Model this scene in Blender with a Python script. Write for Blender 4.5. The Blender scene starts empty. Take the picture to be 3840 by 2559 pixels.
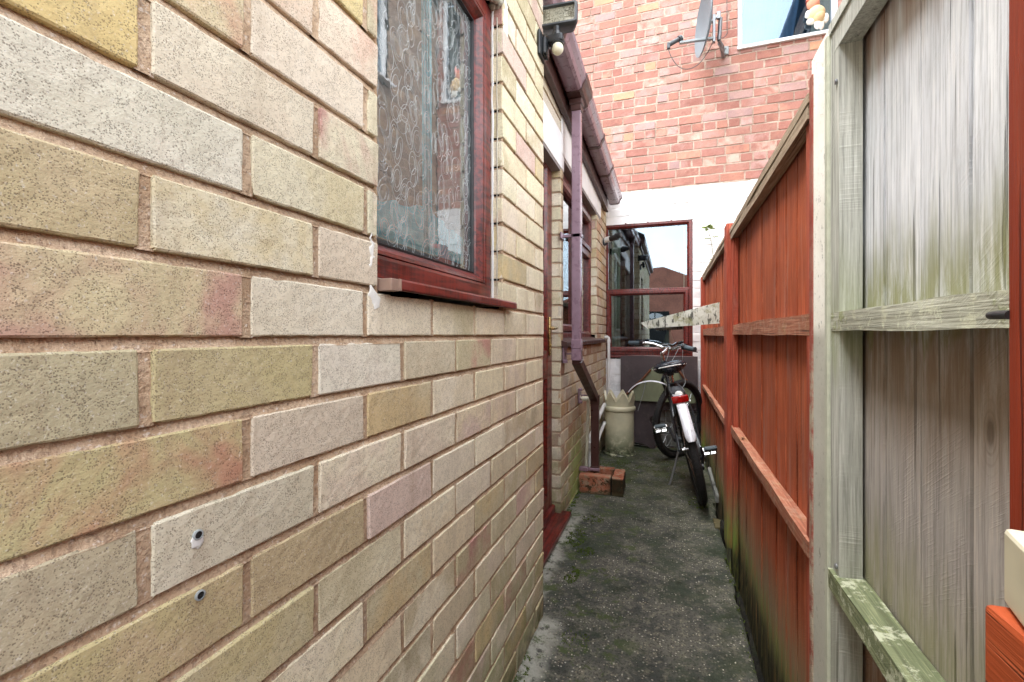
import bpy, bmesh, math, random
from math import radians, sin, cos, pi, sqrt, atan2
from mathutils import Vector, Matrix, noise
R = random.Random(7)
SC = bpy.context.scene

# ------------------------------------------------------------------ camera
CAM_H = 1.015
cam = bpy.data.cameras.new("camera")
cam.sensor_fit = 'HORIZONTAL'; cam.sensor_width = 36.0
cam.lens = 36.0 * 1712.0 / 3840.0
cam.shift_y = -26.5 / 3840.0
cam.clip_start = 0.02; cam.clip_end = 400
camo = bpy.data.objects.new("camera", cam); SC.collection.objects.link(camo)
camo.location = (0, 0, CAM_H)
camo.rotation_euler = (radians(90), 0, radians(19.075))
SC.camera = camo

# ------------------------------------------------------------------ light
SUN_EL, SUN_AZ = 70.0, 238.0          # azimuth measured clockwise from +Y
world = bpy.data.worlds.new("World"); SC.world = world; world.use_nodes = True
wt = world.node_tree; wt.nodes.clear()
sky = wt.nodes.new('ShaderNodeTexSky'); sky.sky_type = 'NISHITA'; sky.sun_disc = False
sky.sun_elevation = radians(SUN_EL); sky.sun_rotation = radians(SUN_AZ)
sky.air_density = 1.0; sky.dust_density = 3.0; sky.ozone_density = 1.0
hs = wt.nodes.new('ShaderNodeHueSaturation'); hs.inputs['Saturation'].default_value = 0.34
hs.inputs['Value'].default_value = 1.0
# soft broken overcast: clouds brighten the sky in patches
tcw = wt.nodes.new('ShaderNodeTexCoord'); nzw = wt.nodes.new('ShaderNodeTexNoise')
nzw.inputs['Scale'].default_value = 2.6; nzw.inputs['Detail'].default_value = 5
rpw = wt.nodes.new('ShaderNodeMapRange')
rpw.inputs['From Min'].default_value = .42; rpw.inputs['From Max'].default_value = .62
mxw = wt.nodes.new('ShaderNodeMix'); mxw.data_type = 'RGBA'
cw = wt.nodes.new('ShaderNodeMix'); cw.data_type = 'RGBA'; cw.blend_type = 'MULTIPLY'
bg = wt.nodes.new('ShaderNodeBackground'); bg.inputs['Strength'].default_value = 0.15
wo = wt.nodes.new('ShaderNodeOutputWorld')
wt.links.new(sky.outputs[0], hs.inputs['Color'])
wt.links.new(tcw.outputs['Generated'], nzw.inputs['Vector'])
wt.links.new(nzw.outputs['Fac'], rpw.inputs['Value'])
wt.links.new(rpw.outputs[0], mxw.inputs['Factor'])
wt.links.new(hs.outputs[0], mxw.inputs['A'])
mxw.inputs['B'].default_value = (7.5, 7.6, 7.8, 1)
wt.links.new(mxw.outputs['Result'], bg.inputs['Color'])
wt.links.new(bg.outputs[0], wo.inputs[0])
sl = bpy.data.lights.new("sun", 'SUN'); sl.energy = 0.85; sl.angle = radians(30); sl.color = (1, .965, .91)
slo = bpy.data.objects.new("sun", sl); SC.collection.objects.link(slo)
_az = radians(SUN_AZ); _el = radians(SUN_EL)
_d = Vector((sin(_az) * cos(_el), cos(_az) * cos(_el), sin(_el)))
slo.rotation_euler = _d.to_track_quat('Z', 'Y').to_euler(); slo.location = _d * 20
vs = SC.view_settings
vs.view_transform = 'Standard'; vs.look = 'None'; vs.gamma = 1; vs.use_curve_mapping = False
vs.exposure = 2.5
SC.render.engine = 'CYCLES'
SC.cycles.max_bounces = 9; SC.cycles.diffuse_bounces = 6; SC.cycles.transparent_max_bounces = 12
SC.cycles.use_denoising = True
SC.cycles.caustics_reflective = False; SC.cycles.caustics_refractive = False

# ------------------------------------------------------------------ helpers
def s2l(c):
    return tuple((v / 255 / 12.92) if v / 255 <= .04045 else ((v / 255 + .055) / 1.055) ** 2.4 for v in c)

def C4(c): return (*s2l(c), 1)

def root(name, label, cat, loc=(0, 0, 0), group=None, rot=None):
    o = bpy.data.objects.new(name, None); o.empty_display_size = .1
    SC.collection.objects.link(o); o.location = loc
    if rot: o.rotation_euler = rot
    o['label'] = label; o['category'] = cat
    if group: o['group'] = group
    return o

def tag(o, label=None, cat=None, group=None, kind=None):
    for k, v in (('label', label), ('category', cat), ('group', group), ('kind', kind)):
        if v: o[k] = v
    return o

def link(name, me, mats, parent=None, local=False):
    for m in (mats if isinstance(mats, (list, tuple)) else [mats]): me.materials.append(m)
    o = bpy.data.objects.new(name, me); SC.collection.objects.link(o)
    if parent is not None:
        o.parent = parent
        if not local and parent.type == 'EMPTY' and parent.parent is None:
            o.location = tuple(-v for v in parent.location)
    return o

def fin(name, bm, mats, parent=None, smooth=False, local=False):
    bmesh.ops.recalc_face_normals(bm, faces=bm.faces)
    me = bpy.data.meshes.new(name); bm.to_mesh(me); bm.free()
    if smooth:
        me.shade_smooth()
        try: me.set_sharp_from_angle(angle=radians(38))
        except Exception: pass
    return link(name, me, mats, parent, local)

def B(): return bmesh.new()

def box(bm, x0, x1, y0, y1, z0, z1, bev=0.0, mi=0, M=None, seg=1):
    r = bmesh.ops.create_cube(bm, size=1); vs_ = r['verts']
    for v in vs_:
        v.co = Vector(((x0 + x1) / 2 + v.co.x * (x1 - x0), (y0 + y1) / 2 + v.co.y * (y1 - y0), (z0 + z1) / 2 + v.co.z * (z1 - z0)))
    fs = {f for v in vs_ for f in v.link_faces}
    if bev > 0:
        es = list({e for v in vs_ for e in v.link_edges})
        rr = bmesh.ops.bevel(bm, geom=es, offset=bev, segments=seg, affect='EDGES', profile=.5)
        fs = {f for f in rr['faces']} | {f for f in fs if f.is_valid}
        vs_ = list({v for f in fs for v in f.verts})
        fs = {f for v in vs_ for f in v.link_faces}
    for f in fs: f.material_index = mi
    if M is not None:
        for v in vs_: v.co = M @ v.co
    return vs_

def frames(pts):
    n = len(pts); T = []
    for i in range(n):
        a = pts[max(i - 1, 0)]; b = pts[min(i + 1, n - 1)]
        T.append((b - a).normalized())
    up = Vector((0, 0, 1)) if abs(T[0].z) < .9 else Vector((1, 0, 0))
    N = (up - T[0] * up.dot(T[0])).normalized(); out = []
    for i in range(n):
        N = (N - T[i] * N.dot(T[i]))
        N = N.normalized() if N.length > 1e-6 else Vector((1, 0, 0))
        out.append((T[i], N, T[i].cross(N)))
    return out

def tube(bm, pts, r, seg=10, caps=True, mi=0, prof=None):
    """r: radius or list; prof: optional list of (n,b) offsets for a swept section"""
    pts = [Vector(p) for p in pts]; fr = frames(pts); rings = []
    for i, p in enumerate(pts):
        rr = r[i] if isinstance(r, (list, tuple)) else r
        T, N, Bn = fr[i]
        # widen the ring on bends so that a swept section keeps its size
        if prof is None:
            sec = [(cos(2 * pi * k / seg) * rr, sin(2 * pi * k / seg) * rr) for k in range(seg)]
        else: sec = [(a * rr, b * rr) for a, b in prof]
        rings.append([bm.verts.new(p + N * a + Bn * b) for a, b in sec])
    m = len(rings[0])
    for i in range(len(rings) - 1):
        for k in range(m):
            f = bm.faces.new((rings[i][k], rings[i][(k + 1) % m], rings[i + 1][(k + 1) % m], rings[i + 1][k])); f.material_index = mi
    if caps:
        f = bm.faces.new(rings[0][::-1]); f.material_index = mi
        f = bm.faces.new(rings[-1]); f.material_index = mi

def cyl(bm, p0, p1, r0, r1=None, seg=16, mi=0): tube(bm, [p0, p1], [r0, r0 if r1 is None else r1], seg, True, mi)

def lathe(bm, prof, c, seg=40, mi=0, axis=None, closed=False):
    """prof: (r,z) list; axis: optional matrix placing local z"""
    rings = []
    for r, z in prof:
        ring = []
        for k in range(seg):
            a = 2 * pi * k / seg; v = Vector((r * cos(a), r * sin(a), z))
            if axis is not None: v = axis @ v
            ring.append(bm.verts.new(v + Vector(c)))
        rings.append(ring)
    n = len(rings)
    for i in range(n if closed else n - 1):
        j = (i + 1) % n
        for k in range(seg):
            f = bm.faces.new((rings[i][k], rings[i][(k + 1) % seg], rings[j][(k + 1) % seg], rings[j][k])); f.material_index = mi
    return rings

def prism(bm, poly, t, F, mi=0):
    """poly: 2D outline; F(a,b,h)->xyz; thickness from h=0 to h=t"""
    lo = [bm.verts.new(F(a, b, 0)) for a, b in poly]; hi = [bm.verts.new(F(a, b, t)) for a, b in poly]
    n = len(poly)
    f1 = bm.faces.new(lo[::-1]); f2 = bm.faces.new(hi); fs = [f1, f2]
    for i in range(n): fs.append(bm.faces.new((lo[i], lo[(i + 1) % n], hi[(i + 1) % n], hi[i])))
    for f in fs: f.material_index = mi
    bmesh.ops.triangulate(bm, faces=[f1, f2])

def ring_frame(bm, a0, a1, b0, b1, prof, F, mi=0):
    """mitred frame: prof = (inset, height) closed section; F(a,b,h)"""
    rings = []
    for ins, h in prof:
        rings.append([bm.verts.new(F(*p, h)) for p in ((a0 + ins, b0 + ins), (a1 - ins, b0 + ins), (a1 - ins, b1 - ins), (a0 + ins, b1 - ins))])
    n = len(rings)
    for i in range(n):
        j = (i + 1) % n
        for k in range(4):
            f = bm.faces.new((rings[i][k], rings[i][(k + 1) % 4], rings[j][(k + 1) % 4], rings[j][k])); f.material_index = mi

def board(bm, x0, x1, y0, y1, z0, z1, n=14, jit=.0015, seed=0, mi=0, axis='z'):
    """a sawn board with slightly wavering edges, long axis = axis"""
    rng = random.Random(seed); L = []
    for i in range(n + 1):
        t = i / n
        def w(k): return noise.noise(Vector((seed * 7.3 + k * 3.1, t * 5, k))) * jit
        if axis == 'z':
            z = z0 + (z1 - z0) * t
            L.append([(x0 + w(1), y0 + w(2), z), (x1, y0 + w(3), z), (x1, y1 + w(4), z), (x0 + w(5), y1 + w(6), z)])
        else:
            y = y0 + (y1 - y0) * t
            L.append([(x0 + w(1), y, z0 + w(2)), (x1 + w(3), y, z0 + w(4)), (x1 + w(5), y, z1 + w(6)), (x0 + w(7), y, z1 + w(8))])
    V = [[bm.verts.new(p) for p in q] for q in L]
    for i in range(n):
        for k in range(4):
            f = bm.faces.new((V[i][k], V[i][(k + 1) % 4], V[i + 1][(k + 1) % 4], V[i + 1][k])); f.material_index = mi
    for q in (V[0][::-1], V[-1]):
        f = bm.faces.new(q); f.material_index = mi

# ------------------------------------------------------------------ materials
class NT:
    def __init__(s, name):
        s.m = bpy.data.materials.new(name); s.m.use_nodes = True; s.t = s.m.node_tree
        s.t.nodes.clear(); s.out = s.t.nodes.new('ShaderNodeOutputMaterial')
        s.geo = s.t.nodes.new('ShaderNodeNewGeometry')
        s.P = s.geo.outputs['Position']
    def put(s, sock, v):
        if hasattr(v, 'is_linked') or isinstance(v, bpy.types.NodeSocket): s.t.links.new(v, sock)
        elif isinstance(v, (tuple, list)):
            n = len(sock.default_value); sock.default_value = tuple(v)[:n] if len(v) >= n else (*v, 1)
        else: sock.default_value = v
    def map(s, scale=(1, 1, 1), rot=(0, 0, 0), loc=(0, 0, 0), v=None):
        n = s.t.nodes.new('ShaderNodeMapping'); s.t.links.new(v or s.P, n.inputs[0])
        s.put(n.inputs['Scale'], scale); s.put(n.inputs['Rotation'], rot); s.put(n.inputs['Location'], loc); return n.outputs[0]
    def noise(s, sc, det=3, rough=.55, v=None, dist=0):
        n = s.t.nodes.new('ShaderNodeTexNoise'); s.t.links.new(v or s.P, n.inputs['Vector'])
        n.inputs['Scale'].default_value = sc; n.inputs['Detail'].default_value = det
        n.inputs['Roughness'].default_value = rough; n.inputs['Distortion'].default_value = dist; return n.outputs['Fac']
    def voro(s, sc, v=None, out='Distance', feature='F1', rnd=1):
        n = s.t.nodes.new('ShaderNodeTexVoronoi'); s.t.links.new(v or s.P, n.inputs['Vector'])
        n.feature = feature; n.inputs['Scale'].default_value = sc; n.inputs['Randomness'].default_value = rnd; return n.outputs[out]
    def wave(s, sc, dist=2, v=None, det=2, prof='SIN', dr='X', typ='BANDS', dsc=1):
        n = s.t.nodes.new('ShaderNodeTexWave'); s.t.links.new(v or s.P, n.inputs['Vector']); n.wave_type = typ
        n.wave_profile = prof; n.inputs['Scale'].default_value = sc; n.inputs['Distortion'].default_value = dist
        n.inputs['Detail'].default_value = det; n.inputs['Detail Scale'].default_value = dsc
        if typ == 'BANDS': n.bands_direction = dr
        return n.outputs['Fac']
    def rng(s, v, a, b, c=0, d=1, smooth=True):
        n = s.t.nodes.new('ShaderNodeMapRange'); s.put(n.inputs[0], v)
        n.interpolation_type = 'SMOOTHSTEP' if smooth else 'LINEAR'
        for i, k in enumerate((a, b, c, d)): n.inputs[i + 1].default_value = k
        return n.outputs[0]
    def math(s, op, a, b=0):
        n = s.t.nodes.new('ShaderNodeMath'); n.operation = op; s.put(n.inputs[0], a); s.put(n.inputs[1], b); return n.outputs[0]
    def mix(s, f, a, b, mode='MIX'):
        n = s.t.nodes.new('ShaderNodeMix'); n.data_type = 'RGBA'; n.blend_type = mode
        s.put(n.inputs['Factor'], f); s.put(n.inputs['A'], a); s.put(n.inputs['B'], b); return n.outputs['Result']
    def attr(s, name, o='Color'):
        n = s.t.nodes.new('ShaderNodeAttribute'); n.attribute_name = name; return n.outputs[o]
    def xyz(s, v=None):
        n = s.t.nodes.new('ShaderNodeSeparateXYZ'); s.t.links.new(v or s.P, n.inputs[0]); return n.outputs
    def vadd(s, a, b):
        n = s.t.nodes.new('ShaderNodeVectorMath'); n.operation = 'ADD'; s.put(n.inputs[0], a); s.put(n.inputs[1], b); return n.outputs[0]
    def bump(s, h, strength=.5, dist=.002, n0=None):
        n = s.t.nodes.new('ShaderNodeBump'); s.put(n.inputs['Height'], h)
        n.inputs['Strength'].default_value = strength; n.inputs['Distance'].default_value = dist
        if n0 is not None: s.t.links.new(n0, n.inputs['Normal'])
        return n.outputs[0]
    def pr(s, col, rough=.7, metal=0, nrm=None, spec=.5, coat=0, emis=None, trans=0, sub=0):
        n = s.t.nodes.new('ShaderNodeBsdfPrincipled'); s.put(n.inputs['Base Color'], col); s.put(n.inputs['Roughness'], rough)
        s.put(n.inputs['Metallic'], metal); n.inputs['Specular IOR Level'].default_value = spec
        n.inputs['Coat Weight'].default_value = coat; n.inputs['Coat Roughness'].default_value = .15
        n.inputs['Transmission Weight'].default_value = trans
        if nrm is not None: s.t.links.new(nrm, n.inputs['Normal'])
        s.t.links.new(n.outputs[0], s.out.inputs[0]); return n.outputs[0]

def simple(name, c, rough=.5, metal=0, nsc=60, var=.12, bump=.15, coat=0, dirt=None, spec=.5):
    n = NT(name); a = n.noise(nsc, 4); b = n.noise(nsc * .13, 3)
    f = n.rng(n.math('ADD', a, b), .75, 1.25)
    lo = tuple(v * (1 - var) for v in s2l(c)); hi = tuple(min(1, v * (1 + var)) for v in s2l(c))
    col = n.mix(f, (*lo, 1), (*hi, 1))
    if dirt:
        d = n.rng(n.noise(nsc * .25, 6, .7), .52, .7); col = n.mix(n.math('MULTIPLY', d, dirt[1]), col, C4(dirt[0]))
    rg = n.rng(a, .3, .7, max(rough - .08, .02), rough + .1)
    n.pr(col, rg, metal, n.bump(a, bump, .001), spec, coat); return n.m

# brick: attributes bcol / bcol2 hold each brick's own fired colours
def brick_mat(name, pores=True, speck=1.0, fine=520, algae_and_tints=None, blend_sc=7.0, stain=False):
    n = NT(name); c1 = n.attr('bcol'); c2 = n.attr('bcol2'); rnd = n.attr('brnd', 'Vector')
    v = n.vadd(n.P, rnd)
    f = n.rng(n.noise(blend_sc, 4, .65, v, .3), .38, .64)
    col = n.mix(f, c1, c2)
    big = n.rng(n.noise(16, 4, .6, v), .3, .7)
    col = n.mix(.14, col, n.mix(big, (.55, .5, .42, 1), (1.25, 1.22, 1.15, 1)), 'MULTIPLY')
    gr = n.noise(fine, 3, .65)
    g2 = n.noise(fine * .42, 3, .6, n.map((1, .8, 1.25)))
    sp = n.rng(g2, .53, .66)
    sp1 = n.math('MULTIPLY', n.rng(n.voro(560, n.map((1, 1.05, 1))), .30, .42, 1, 0), n.rng(n.noise(110, 3, .7), .42, .54))
    vb = n.math('MULTIPLY', n.rng(n.voro(300, n.map((1, 1.05, 1), loc=(2, 2, 2))), .20, .32, 1, 0), n.rng(n.noise(60, 3, .7, n.map(loc=(8, 1, 3))), .50, .60)); sp1 = n.math('MAXIMUM', sp1, vb)
    dark = n.math('MULTIPLY', n.math('MAXIMUM', n.math('MULTIPLY', sp, .34), sp1), .72 * speck)
    col = n.mix(dark, col, n.mix(.78, col, (.07, .05, .035, 1)))
    lt = n.rng(n.noise(fine * .7, 2, .6, n.map(loc=(3, 5, 7))), .58, .74)
    col = n.mix(n.math('MULTIPLY', lt, .34 * speck), col, (.78, .76, .70, 1))
    if algae_and_tints:
        z = n.xyz()[2]; m = n.rng(z, algae_and_tints[0], algae_and_tints[1], 1, 0)
        nz = n.rng(n.noise(9, 4, .65), .35, .62)
        m2 = n.math('MULTIPLY', n.math('MULTIPLY', m, nz), algae_and_tints[2])
        col = n.mix(m2, col, (.16, .21, .045, 1))
        m3 = n.math('MULTIPLY', n.rng(z, .02, .13, 1, 0), n.rng(n.noise(24, 4), .3, .6, .3, 1))
        col = n.mix(n.math('MULTIPLY', m3, .7), col, (.045, .05, .03, 1))
    if stain:
        X = n.xyz(); ys = n.math('ADD', X[1], n.math('MULTIPLY', n.math('SUBTRACT', n.noise(9, 4), .5), .3))
        ms = n.math('MULTIPLY', n.math('MULTIPLY', n.rng(ys, 2.58, 2.74), n.rng(ys, 2.95, 3.15, 1, 0)), n.rng(X[2], .22, .52, 1, 0))
        col = n.mix(n.math('MULTIPLY', ms, .7), col, C4((150, 168, 84)))
        # rain runs and dirt that cross the courses
        dr = n.math('MULTIPLY', n.rng(n.noise(1, 5, .65, n.map((14, 14, 1.6))), .52, .70), .30); col = n.mix(dr, col, C4((150, 132, 108)))
    h = n.math('ADD', n.math('MULTIPLY', g2, 1.1), n.math('MULTIPLY', gr, .7))
    h = n.math('SUBTRACT', h, n.math('MULTIPLY', sp1, .8))
    n.pr(col, .92, 0, n.bump(h, .34, .0014 * speck), .25); return n.m

def mortar_mat(name, c1, c2):
    n = NT(name); t = n.attr('bcol')
    a = n.noise(230, 4, .65); b = n.noise(14, 4, .6)
    col = n.mix(n.rng(b, .35, .65), C4(c1), C4(c2)); col = n.mix(n.rng(n.noise(4, 3), .45, .6, 0, .45), col, C4(tuple(v * .86 for v in c1)))
    col = n.mix(n.math('MULTIPLY', n.rng(a, .50, .64), .5), col, (.16, .11, .08, 1)); col = n.mix(n.math('MULTIPLY', n.rng(n.noise(170, 3, .6, n.map(loc=(4, 4, 4))), .58, .68), .4), col, (.7, .66, .6, 1))
    col = n.mix(.999, (1, 1, 1, 1), n.mix(1, col, t, 'MULTIPLY'))
    z = n.xyz()[2]; m = n.math('MULTIPLY', n.rng(z, .05, .35, 1, 0), n.rng(n.noise(10, 3), .35, .6))
    col = n.mix(n.math('MULTIPLY', m, .6), col, (.08, .10, .04, 1))
    n.pr(col, .95, 0, n.bump(n.math('ADD', a, n.noise(90, 3)), 1.0, .0026), .15); return n.m

def white_mat(name):
    n = NT(name); a = n.noise(60, 5, .6); b = n.noise(7, 4, .6); z = n.xyz()[2]
    col = n.mix(n.rng(b, .3, .7), (.78, .79, .80, 1), (.86, .86, .85, 1))
    d = n.math('MULTIPLY', n.rng(z, .3, 1.0, 1, 0), n.rng(n.noise(16, 5, .7), .42, .66))
    col = n.mix(n.math('MULTIPLY', d, .55), col, (.36, .38, .38, 1))
    e = n.rng(n.noise(34, 6, .75), .62, .7); col = n.mix(n.math('MULTIPLY', e, .30), col, (.45, .44, .40, 1))
    n.pr(col, .6, 0, n.bump(a, .35, .002), .35); return n.m

def wood(name, cols, grain=(1, 26, 1.0), rough=.75, saw=.4, algae_and_tints=None, wet=None, bstr=.6, gl=0, top=None, orient='z', knots=True, lich=0, washed=0, fine=.42):
    """cols: dark, mid, light sRGB; fence boards run along z (orient z) or y"""
    n = NT(name)
    Z = orient == 'z'
    g = n.noise(1.0, 5, .6, n.map((42, 42, 2.0) if Z else (42, 2.0, 42)), .15)
    g2 = n.noise(1.0, 5, .7, n.map((230, 230, 7) if Z else (230, 7, 230)))
    g3 = n.noise(1.0, 3, .6, n.map((85, 85, 1.5) if Z else (85, 1.5, 85)))
    pb = n.attr('brd', 'Fac')
    col = n.mix(n.rng(g, .22, .5), n.mix(.55, C4(cols[0]), C4(cols[1])), C4(cols[1]))
    col = n.mix(n.math('MULTIPLY', n.rng(g, .48, .8), .8), col, C4(cols[2]))
    col = n.mix(n.rng(n.noise(3.2, 4, .65), .38, .66, 0, .55), col, C4(cols[3] if len(cols) > 3 else cols[1]))
    col = n.mix(n.math('MULTIPLY', n.rng(g2, .50, .60), fine), col, C4(tuple(v * .8 for v in cols[0])))
    col = n.mix(n.math('MULTIPLY', n.rng(g2, .47, .38), fine * .8), col, C4(tuple(min(255, v * 1.1 + 6) for v in cols[2])))
    cr = n.rng(g3, .635, .665)
    col = n.mix(n.math('MULTIPLY', cr, .65), col, C4(tuple(v * .35 for v in cols[0])))
    tint = n.rng(pb, 0, 1, .80, 1.16, False)
    col = n.mix(1, col, tint, 'MULTIPLY')
    h = n.math('SUBTRACT', n.math('ADD', n.math('MULTIPLY', g, .5), n.math('MULTIPLY', g2, .8)), n.math('MULTIPLY', cr, 1.2))
    if knots:
        kv = n.map((8, 8, 3.6)); wv = n.noise(6, 2)
        k = n.math('ADD', n.voro(1.0, kv, 'Distance', 'F1', .9), n.math('MULTIPLY', n.math('SUBTRACT', wv, .5), .06)); km = n.rng(k, .035, .075, 1, 0)
        ringk = n.math('MULTIPLY', n.rng(k, .06, .22, 1, 0), n.rng(n.math('SINE', n.math('MULTIPLY', k, 170.0)), .2, 1, 0, .5))
        sel = n.rng(n.noise(2.3, 1), .46, .54)
        km = n.math('MULTIPLY', km, sel); ringk = n.math('MULTIPLY', ringk, sel)
        col = n.mix(n.math('MULTIPLY', km, .6), col, C4(tuple(v * .5 for v in cols[0]))); col = n.mix(n.math('MULTIPLY', ringk, .5), col, C4(cols[0]))
        h = n.math('SUBTRACT', h, n.math('ADD', n.math('MULTIPLY', km, .9), n.math('MULTIPLY', ringk, .4)))
    if saw:
        sv = n.map((0, 330, 22), v=n.map(rot=(radians(-57), 0, 0)))
        w = n.noise(1.0, 3, .6, sv)
        wm = n.math('MULTIPLY', n.rng(w, .48, .66), n.rng(n.noise(8, 4, .7), .44, .62))
        h = n.math('ADD', h, n.math('MULTIPLY', wm, saw * 1.3))
        col = n.mix(n.math('MULTIPLY', wm, .34 * min(1, saw * 1.6)), col, C4(tuple(min(255, v * 1.12 + 14) for v in cols[2])))
    z = n.xyz()[2]
    if washed:
        # bare grey weathered patches where the stain has worn away
        m = n.rng(n.noise(1.0, 5, .6, n.map((14, 14, 2.4))), .56, .72)
        col = n.mix(n.math('MULTIPLY', m, washed), col, C4((150, 130, 122)))
    if algae_and_tints:
        z = n.math('ADD', z, n.math('MULTIPLY', n.math('SUBTRACT', n.noise(1.0, 5, .65, n.map((30, 30, 2))), .5), .20))
        for z0, z1, amt, c, *md in algae_and_tints:
            if md and md[0] == 1:
                m = n.rng(z, z0, z1, 1, 0); col = n.mix(n.math('MULTIPLY', m, amt), col, C4(c), 'MULTIPLY'); continue
            m = n.rng(z, z0, z1, 1, 0)
            m = n.math('MULTIPLY', m, n.rng(n.noise(1.0, 6, .7, n.map((34, 34, 6))), .34, .58, .38, 1))
            if md: m = n.math('MULTIPLY', m, n.rng(z, md[0][0], md[0][1]))
            if z1 > z0: col = n.mix(n.math('MULTIPLY', m, amt), col, C4(c))
    if top:
        z0, z1, amt, c = top
        m = n.math('MULTIPLY', n.rng(z, z0, z1, 0, 1), n.rng(n.noise(1.0, 4, .6, n.map((22, 22, 2))), .3, .62))
        col = n.mix(n.math('MULTIPLY', m, amt), col, C4(c))
    if lich:
        m = n.rng(n.noise(34, 6, .75), .50, .60); col = n.mix(n.math('MULTIPLY', m, lich), col, C4((196, 200, 178)))
        m = n.rng(n.noise(11, 5, .7), .56, .68); col = n.mix(n.math('MULTIPLY', m, lich), col, C4((126, 140, 62)))
        h = n.math('ADD', h, n.math('MULTIPLY', m, .6))
    n.pr(col, rough, 0, n.bump(h, bstr, .0022), .3 + gl); return n.m

def upvc(name, c1, c2, c3, rough=.34):
    """foiled plastic woodgrain"""
    n = NT(name); g = n.noise(1.0, 5, .6, n.map((90, 7, 90)), .3); g2 = n.noise(1.0, 5, .6, n.map((90, 90, 6)), .3)
    N = n.t.nodes.new('ShaderNodeNewGeometry')
    f = n.rng(n.math('MULTIPLY', g, n.math('ADD', g2, .5)), .36, .62)
    col = n.mix(f, C4(c1), C4(c2)); col = n.mix(n.rng(n.noise(300, 2), .6, .8, 0, .4), col, C4(c3))
    d = n.rng(n.noise(5, 6, .75), .5, .7); col = n.mix(n.math('MULTIPLY', d, .22), col, C4((140, 120, 122)))
    n.pr(col, n.rng(n.noise(20, 4), .3, .7, rough - .06, rough + .14), 0, n.bump(g, .12, .0006), .5, .12); return n.m

def glass(name, tint=(.93, .97, .96), refl=.25, bump=None, rough=.0, gcol=(.95, .98, 1, 1)):
    n = NT(name); t = n.t.nodes
    lw = t.new('ShaderNodeLayerWeight'); lw.inputs['Blend'].default_value = .35
    gl = t.new('ShaderNodeBsdfGlossy'); gl.inputs['Roughness'].default_value = rough; gl.inputs['Color'].default_value = gcol
    tr = t.new('ShaderNodeBsdfTransparent'); tr.inputs['Color'].default_value = (*tint, 1)
    mx = t.new('ShaderNodeMixShader')
    f = n.rng(lw.outputs['Fresnel'], 0, 1, refl, 1.0, False)
    n.t.links.new(f, mx.inputs[0]); n.t.links.new(tr.outputs[0], mx.inputs[1]); n.t.links.new(gl.outputs[0], mx.inputs[2])
    if bump == 'haze':
        b = n.bump(n.noise(22, 2), .10, .0012); n.t.links.new(b, gl.inputs['Normal'])
        dd = t.new('ShaderNodeBsdfDiffuse'); dd.inputs['Color'].default_value = (.56, .64, .64, 1)
        m2 = t.new('ShaderNodeMixShader'); n.t.links.new(n.rng(n.noise(9, 4, .6), .3, .7, .05, .12), m2.inputs[0])
        n.t.links.new(mx.outputs[0], m2.inputs[1]); n.t.links.new(dd.outputs[0], m2.inputs[2]); mx = m2
    n.t.links.new(mx.outputs[0], n.out.inputs[0]); return n.m

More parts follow.
